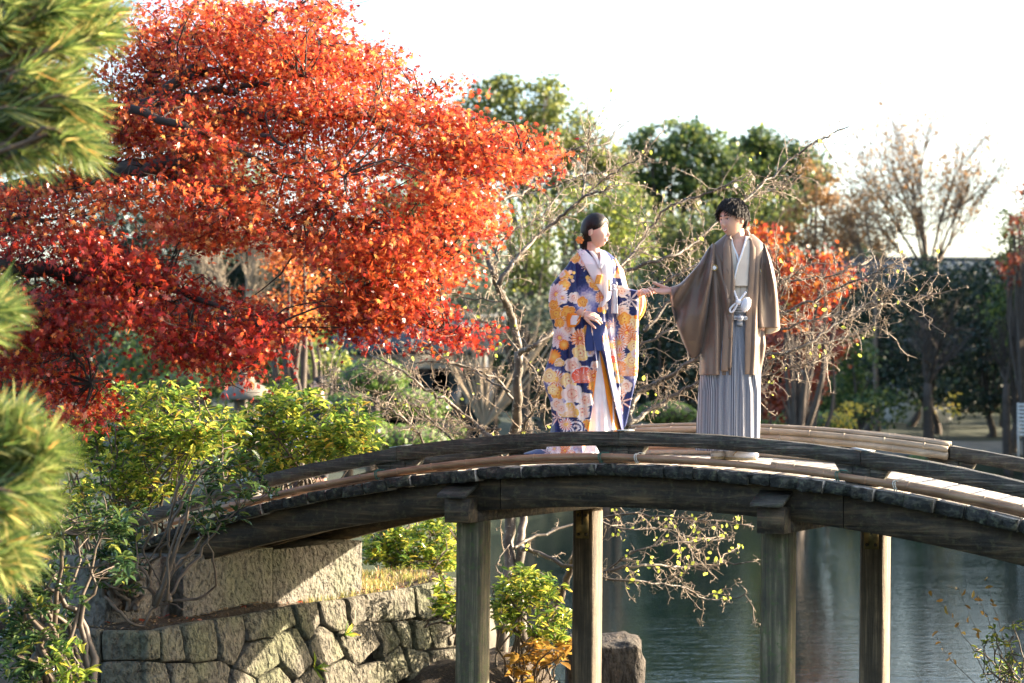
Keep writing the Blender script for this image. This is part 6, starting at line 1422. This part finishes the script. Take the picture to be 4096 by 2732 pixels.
# deep shade wood on the right
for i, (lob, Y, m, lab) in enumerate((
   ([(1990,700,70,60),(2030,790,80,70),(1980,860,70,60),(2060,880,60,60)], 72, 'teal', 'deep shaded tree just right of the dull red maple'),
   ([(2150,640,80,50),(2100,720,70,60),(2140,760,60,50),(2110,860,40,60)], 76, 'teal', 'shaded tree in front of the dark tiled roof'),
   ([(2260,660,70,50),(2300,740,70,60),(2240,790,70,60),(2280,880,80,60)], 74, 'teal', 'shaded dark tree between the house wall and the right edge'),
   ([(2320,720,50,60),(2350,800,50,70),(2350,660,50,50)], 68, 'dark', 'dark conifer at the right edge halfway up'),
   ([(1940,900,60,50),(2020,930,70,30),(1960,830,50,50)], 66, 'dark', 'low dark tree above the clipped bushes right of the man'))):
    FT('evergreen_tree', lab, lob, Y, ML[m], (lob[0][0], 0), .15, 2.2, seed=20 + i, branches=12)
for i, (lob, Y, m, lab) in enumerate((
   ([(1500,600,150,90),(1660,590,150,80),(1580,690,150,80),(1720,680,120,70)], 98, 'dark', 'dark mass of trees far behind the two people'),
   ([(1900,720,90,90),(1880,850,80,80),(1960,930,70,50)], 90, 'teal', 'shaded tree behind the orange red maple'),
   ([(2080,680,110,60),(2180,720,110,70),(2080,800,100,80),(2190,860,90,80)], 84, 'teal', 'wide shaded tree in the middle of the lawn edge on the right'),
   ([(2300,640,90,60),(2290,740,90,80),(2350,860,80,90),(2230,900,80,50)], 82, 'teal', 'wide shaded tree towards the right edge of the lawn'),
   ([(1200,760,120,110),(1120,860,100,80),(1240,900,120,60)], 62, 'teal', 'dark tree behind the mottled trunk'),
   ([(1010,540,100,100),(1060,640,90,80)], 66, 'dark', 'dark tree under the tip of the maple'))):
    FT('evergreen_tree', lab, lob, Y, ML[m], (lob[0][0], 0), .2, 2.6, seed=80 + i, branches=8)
# woods on the left behind the maple and shrubs
for i, (lob, Y, m, lab, gmat) in enumerate((
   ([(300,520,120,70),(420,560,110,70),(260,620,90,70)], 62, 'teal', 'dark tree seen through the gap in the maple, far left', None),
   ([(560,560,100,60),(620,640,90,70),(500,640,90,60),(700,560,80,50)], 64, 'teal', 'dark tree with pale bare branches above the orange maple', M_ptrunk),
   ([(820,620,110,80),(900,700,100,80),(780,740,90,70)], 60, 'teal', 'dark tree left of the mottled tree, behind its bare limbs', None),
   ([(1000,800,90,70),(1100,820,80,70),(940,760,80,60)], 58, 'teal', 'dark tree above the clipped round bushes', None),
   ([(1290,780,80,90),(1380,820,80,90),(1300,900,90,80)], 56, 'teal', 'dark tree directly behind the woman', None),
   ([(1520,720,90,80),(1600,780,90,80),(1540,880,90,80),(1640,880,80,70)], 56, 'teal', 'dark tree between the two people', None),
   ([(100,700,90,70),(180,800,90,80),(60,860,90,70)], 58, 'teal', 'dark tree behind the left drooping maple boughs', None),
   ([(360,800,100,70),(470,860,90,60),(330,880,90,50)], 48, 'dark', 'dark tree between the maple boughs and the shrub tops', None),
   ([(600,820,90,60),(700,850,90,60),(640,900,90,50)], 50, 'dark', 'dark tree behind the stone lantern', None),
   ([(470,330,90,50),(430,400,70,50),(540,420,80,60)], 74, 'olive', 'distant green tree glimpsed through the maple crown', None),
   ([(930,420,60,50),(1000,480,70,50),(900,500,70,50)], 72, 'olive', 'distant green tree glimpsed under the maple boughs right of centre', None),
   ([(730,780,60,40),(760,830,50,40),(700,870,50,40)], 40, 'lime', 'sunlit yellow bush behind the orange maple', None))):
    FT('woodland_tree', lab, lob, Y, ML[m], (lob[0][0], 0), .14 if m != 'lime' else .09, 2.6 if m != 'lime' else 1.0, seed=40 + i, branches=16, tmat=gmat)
# distant wood closing the view low down : reads as one mass
r = np.random.default_rng(77); n = 60000
dx = r.uniform(-500, 3000, n); X = PDv(dx, 1000 + 0 * dx, r.uniform(108, 122, n)); top = 620 + 60 * np.sin(dx / 160) + 40 * np.sin(dx / 57 + 1)
X[:, 2] = r.uniform(1, 1, n) + r.uniform(0, 1, n) ** .8 * (EYE + (893 - top) / 4571 * 115 - 1)
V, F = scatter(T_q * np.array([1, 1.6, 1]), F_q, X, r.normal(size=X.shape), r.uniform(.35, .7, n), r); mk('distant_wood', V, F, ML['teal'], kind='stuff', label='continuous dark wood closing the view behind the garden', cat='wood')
# tall leafless vase shaped tree
def vase(name, label, base, tips, Y, r0, seed, levels=5, leaf=None, nleaf=0, mat=None):
    r = np.random.default_rng(seed); b = PD(base[0], 900, Y); gz = float(h_far(np.array(b[0]), np.array(Y))) - .2; root = empty(name, (b[0], Y, gz), label, 'tree')
    sb = Bag(); ends = []; k = Y / 4571
    fork = PD(base[0], base[1], Y); sb.tube(smooth_pts([(b[0] + .1, Y, gz), (b[0], Y, (gz + fork[2]) / 2), fork], 3), np.linspace(r0, r0 * .7, 7), 8)
    def rec(p, d, L_, rad, lev):
        P = [p]; n = 5; dd = d.copy()
        for i in range(n):
            dd = dd + r.normal(0, .07, 3) + np.array([0, 0, .025]); dd /= np.linalg.norm(dd); P.append(P[-1] + dd * L_ / n)
        P = np.array(P); sb.tube(P, np.linspace(rad, rad * .6, n + 1), 5 if lev > 2 else 3, False)
        if lev == 0: ends.append(P[-1]); return
        for c in range(2 if lev > 3 else 3):
            q = P[r.integers(2, n + 1)]; nd = dd + r.normal(0, .32 if lev > 2 else .45, 3); rec(q, nd / np.linalg.norm(nd), L_ * r.uniform(.6, .85), rad * .55, lev - 1)
        rec(P[-1], dd, L_ * .75, rad * .6, lev - 1)
    for (tx, ty) in tips:
        e = PD(tx, ty, Y + r.uniform(-2, 2)); d = e - fork; L_ = np.linalg.norm(d); rec(fork, d / L_, L_ * .36, r0 * .45, levels)
    sb.build('trunk', mat or M_ftrunk, root, smooth=True)
    if nleaf:
        E_ = np.array(ends); E_ = E_[r.integers(0, len(E_), nleaf)] + r.normal(0, .25, (nleaf, 3)); V, F = scatter(T_q * np.array([1, 1.4, 1]), F_q, E_, r.normal(size=E_.shape), r.uniform(.08, .17, nleaf), r)
        mk('crown', V, F, ML[leaf], root, kind='stuff')
    return root
M_vase = plain_mat('brown_branch_bark', (.16, .12, .09), .8, .3, 6, .3)  # mid brown bark for the two leafless trees at the upper right
vase('bare_tree', 'tall leafless tree fanning out against the sky, upper right', (2130,640), [(1960,420),(2020,330),(2060,290),(2110,270),(2170,250),(2220,280),(2270,330),(2310,420),(2090,400)], 78, .17, 3, 4, 'brown', 3000, M_vase)
vase('bare_tree', 'smaller leafless tree leaning left at the foot of the tall bare one', (2010,660), [(1900,520),(1930,470),(1990,440),(2060,480)], 70, .1, 4, 4, 'brown', 1600, M_vase)
vase('bare_tree', 'grey leafless tree behind the left shrubs under the maple', (560,760), [(420,500),(500,470),(580,500),(660,520),(470,600),(620,590)], 44, .13, 5, 4, None, 0, M_ptrunk)
vase('bare_tree', 'shaded bare tree standing on the lawn, right side', (2130,880), [(2060,740),(2100,690),(2170,680),(2230,760),(2180,760)], 66, .2, 6, 3, None, 0, M_ftrunk)
vase('bare_tree', 'dark bare tree on the lawn close to the right edge', (2310,880), [(2260,760),(2300,720),(2340,740)], 66, .17, 7, 3, None, 0, M_ftrunk)
vase('bare_tree', 'pale leafless tree between the woman and the mottled trunk, far back', (1330,760), [(1270,600),(1320,580),(1380,620),(1240,680)], 44, .1, 8, 3, None, 0, M_ptrunk)
# clipped round bushes on the far bank
def clip(label, dx, dy, rx, ry, Y, seed, group='clipped round bushes on the far bank', m='clip'):
    r = np.random.default_rng(seed); k = Y / 4571; a, b = rx * k, ry * k; c = PD(dx, dy, Y); n = int(4.2 * math.pi * a * b / .0022); n = min(n, 22000)
    U = r.normal(size=(n, 3)); U /= np.linalg.norm(U, axis=1)[:, None]; U[:, 2] = np.maximum(U[:, 2], -.6)
    f = np.array([1 + .07 * math.sin(u[0] * 7 + seed) * math.cos(u[2] * 6 + u[1] * 5) for u in U]); X = c + U * np.array([a, a, b]) * (f * r.uniform(.93, 1.02, n))[:, None]
    V, F = scatter(T_q * np.array([1, 1.5, 1]), F_q, X, U + r.normal(0, .55, U.shape), r.uniform(.045, .085, n), r)
    root = empty('clipped_bush', (c[0], Y, c[2] - b), label, 'bush', group); mk('foliage', V, F, ML[m], root, kind='stuff')
    g = Bag(); g.ellipsoid(c, (a * .88, a * .88, b * .88), 20, 12); g.build('inner_twigs', M_ftrunk, root)
    g = Bag(); gz = float(h_far(np.array(c[0]), np.array(Y))) - .1; g.tube([(c[0], Y, min(gz, c[2] - b)), (c[0], Y, c[2])], [.1, .07], 8); g.build('trunk', M_ftrunk, root)
clip('highest clipped round bush, sunlit on its right, above the bare limbs', 862, 868, 78, 44, 36, 1)
clip('long clipped bush below and right of the highest one', 930, 930, 105, 40, 37, 2)
clip('low clipped bush left of the long one', 800, 940, 60, 40, 38, 3)
clip('clipped bush lowest behind the left rail', 930, 1010, 110, 36, 35.5, 4)
clip('rounded clipped bush left of the mottled trunk at the water', 1010, 990, 60, 34, 36, 5)
clip('clipped bush behind the top of the left rail beam', 850, 1010, 60, 50, 35, 6)
clip('left clipped bush behind the far rail right of the man', 1779, 972, 66, 24, 56, 7)
clip('right clipped bush behind the far rail right of the man', 1895, 974, 66, 28, 55, 8)
clip('low clipped bush between the people, above the bridge', 1530, 950, 70, 30, 52, 9)
clip('clipped bush at the water near the joint of the far rail', 2120, 1075, 46, 34, 58, 10)
clip('clipped bush behind the maple boughs left of the lantern', 420, 880, 60, 30, 44, 11)
FT('bush', 'small golden yellow bush at the lawn edge right of the man', [(1925,955,20,22),(1960,940,22,18),(1945,975,20,14)], 54, leaf_mat('golden_leaf', mkstops([(.4, .3, .04), (.6, .48, .08)]), .5, .4, 1.6), (1940,0), .1, 1.2, seed=60, branches=4, tr=.03, cat='bush')
FT('bush', 'sprig of glowing yellow leaves beside the bare tree on the lawn', [(2180,935,14,14),(2192,915,10,10)], 60, leaf_mat('glowing_leaf', mkstops([(.6, .45, .05), (.75, .55, .1)]), .6, .4, 2.0), (2180,0), .12, 1.0, seed=61, branches=3, tr=.02, cat='bush')
# houses
M_tile = plain_mat('dark_roof_tile', (.035, .05, .06), .6, .25, 3, .3, stretch=(1, 1, 6))
M_plaster = plain_mat('white_plaster', (.62, .62, .6), .9, .06, 3, .1)
M_timber = plain_mat('dark_timber', (.06, .045, .035), .7, .3, 8, .3)
M_glassd = plain_mat('dark_window_glass', (.02, .03, .035), .1, .2, 1, 0)
def house(name, label, dx0, dx1, ytop, yeave, Y, dep, wallmat, nwin, seed):
    a = PD(dx0, ytop, Y); b = PD(dx1, ytop, Y); gz = 1.0; ez = PD(dx0, yeave, Y)[2]; rz = a[2]
    root = empty(name, ((a[0] + b[0]) / 2, Y, gz), label, 'house')
    g = Bag(); g.box((a[0] + .5, Y, gz - .5), (b[0] - .5, Y + dep, ez)); g.build('wall', wallmat, root)
    g = Bag(); x0, x1 = a[0], b[0]; y0, y1, ym = Y - .8, Y + dep + .8, Y + dep / 2
    V = [(x0, y0, ez), (x1, y0, ez), (x1, ym, rz), (x0, ym, rz), (x0, y1, ez), (x1, y1, ez)]; V += [(x, y, z + .18) for x, y, z in V]
    g.add(V, [np.array([(6, 7, 8, 9), (9, 8, 11, 10), (0, 3, 2, 1), (3, 4, 5, 2), (0, 1, 7, 6), (4, 10, 11, 5)]), (0, 6, 9, 3), (3, 9, 10, 4), (1, 2, 8, 7), (2, 5, 11, 8)])
    rf = g.build('roof', M_tile, root)
    g = Bag(); g.tube([(x0 - .05, ym, rz + .22), (x1 + .05, ym, rz + .22)], .14, 8); g.build('ridge', M_tile, rf)
    nr = int((x1 - x0) / .6); 
    g = Bag()
    for i in range(nr):
        x = x0 + .3 + i * .6; g.tube([(x, y0, ez + .19), (x, ym, rz + .19)], .05, 5, True)
    g.build('tile_rows', M_tile, rf)
    for i in range(nwin):
        x = a[0] + .5 + (i + .5) * (b[0] - a[0] - 1) / nwin; g = Bag(); g.box((x - .9, Y - .06, gz + .4), (x + .9, Y - .003, ez - .35)); w = g.build('window', M_timber, root)
        for s_ in (-1, 1):
            g = Bag(); g.box((x + s_ * .43 - .38, Y - .09, gz + .5), (x + s_ * .43 + .38, Y - .063, ez - .45)); g.build('pane', M_glassd, w)
house('long_house', 'long low building with dark tiled roof under the tall bare tree', 1850, 2560, 588, 690, 100, 12, M_plaster, 7, 1)
house('garden_house', 'pale plastered garden house half hidden behind the mottled trunk', 760, 1160, 740, 815, 52, 5, M_plaster, 3, 2)
house('small_house', 'small white walled house glimpsed through the dark trees on the right', 1990, 2210, 770, 815, 88, 6, M_plaster, 0, 3)
# slatted white board at the right edge
sb_ = empty('slatted_board', PD(2365, 1010, 50), 'white horizontal slatted board at the right edge', 'board')
k = 50 / 4571
for i in range(9):
    z = PD(2365, 929 + i * 8.6, 50); g = Bag(); g.box((z[0] - 30 * k, 49.98, z[2] - 2.6 * k), (z[0] + 40 * k, 50.01, z[2] + 2.6 * k)); g.build('slat', M_plaster, sb_)
for dx in (2337, 2400):
    a = PD(dx, 925, 50.05); g = Bag(); g.box((a[0] - 1.5 * k, 50.02, .9), (a[0] + 1.5 * k, 50.08, a[2])); g.build('post', M_plaster, sb_)
# stone lantern
M_lant = plain_mat('lantern_granite', (.15, .14, .12), .9, .25, 12, .5)
LY = 33.0; lc = PD(566, 893, LY); kk = LY / 4571
lan = empty('stone_lantern', (lc[0], LY, lc[2] - 1.45), 'stone snow viewing lantern with wide round cap behind the left shrubs', 'lantern')
def lathe(prof, c, n=20):
    g = Bag(); V = []; 
    for r_, z in prof: V += [(c[0] + r_ * math.cos(a), c[1] + r_ * math.sin(a), c[2] + z) for a in np.arange(n) * 2 * math.pi / n]
    F = np.array([(i * n + j, i * n + (j + 1) % n, (i + 1) * n + (j + 1) % n, (i + 1) * n + j) for i in range(len(prof) - 1) for j in range(n)]); g.add(V, [F, tuple(range(n))[::-1], tuple(range((len(prof) - 1) * n, len(prof) * n))]); return g
lathe([(.1, .1), (.14, .13), (.12, .2), (.04, .25)], lc, 12).build('finial', M_lant, lan, smooth=True)
lathe([(.42, -.18), (.44, -.14), (.42, -.08), (.33, .02), (.2, .09), (.1, .12)], lc, 24).build('cap', M_lant, lan, smooth=True)
lathe([(.22, -.55), (.26, -.52), (.26, -.46), (.2, -.45)], lc, 12).build('platform', M_lant, lan)
for i in range(6):
    a = i * math.pi / 3 + .3; g = Bag(); x, y = lc[0] + .17 * math.cos(a), LY + .17 * math.sin(a); g.box((x - .035, y - .035, lc[2] - .45), (x + .035, y + .035, lc[2] - .18)); g.build('light_chamber_post', M_lant, lan)
for i in range(4):
    a = i * math.pi / 2 + .5; g = Bag(); c = np.array([lc[0], LY, lc[2]]); d = np.array([math.cos(a), math.sin(a), 0])
    g.tube([c + d * .12 + np.array([0, 0, -.55]), c + d * .32 + np.array([0, 0, -.8]), c + d * .42 + np.array([0, 0, -1.45])], [.1, .09, .08], 6); g.build('leg', M_lant, lan)
# pale stones by the lantern
rock('garden_rock', (PD(545, 1060, 31)[0], 31.5, .9), (.3, .3, .6), 5.1, M_lant, 'upright pale garden stone seen through the shrub below the lantern')
rock('garden_rock', (PD(625, 1085, 31)[0], 31, .7), (.3, .3, .35), 8.1, M_lant, 'low pale garden stone right of the upright one')
# unseen grove added outside the right edge to shade the lawn and trees there
for i, (x, y, h) in enumerate(((25, 58, 15), (31, 64, 17), (24, 72, 15), (33, 76, 18), (29, 88, 17), (38, 96, 18), (44, 72, 18), (24, 49, 11), (40, 60, 17))):
    r = np.random.default_rng(700 + i); gz = float(h_far(np.array(x * 1.), np.array(y * 1.))); root = empty('added_shade_tree', (x, y, gz - .2), 'unseen tall evergreen added beyond the right edge to shade the lawn', 'tree', 'unseen evergreens added beyond the right edge for shade')
    X = np.repeat(r.normal(size=(60, 3)) * np.array([2.4, 2.4, h * .24]) + np.array([x, y, gz + h * .52]), 45, 0); X += r.normal(0, .8, X.shape); X = X[X[:, 2] > gz + .5]; X = X[X[:, 0] / X[:, 1] > .275]
    V, F = scatter(T_q * np.array([1, 1.5, 1]), F_q, X, r.normal(size=X.shape), r.uniform(.4, .8, len(X)), r); mk('crown', V, F, ML['dark'], root, kind='stuff')
    g = Bag(); g.tube([(x, y, gz - .2), (x + .2, y, gz + h * .5), (x, y, gz + h * .9)], [.35, .25, .08], 8); g.build('trunk', M_ftrunk, root, smooth=True)
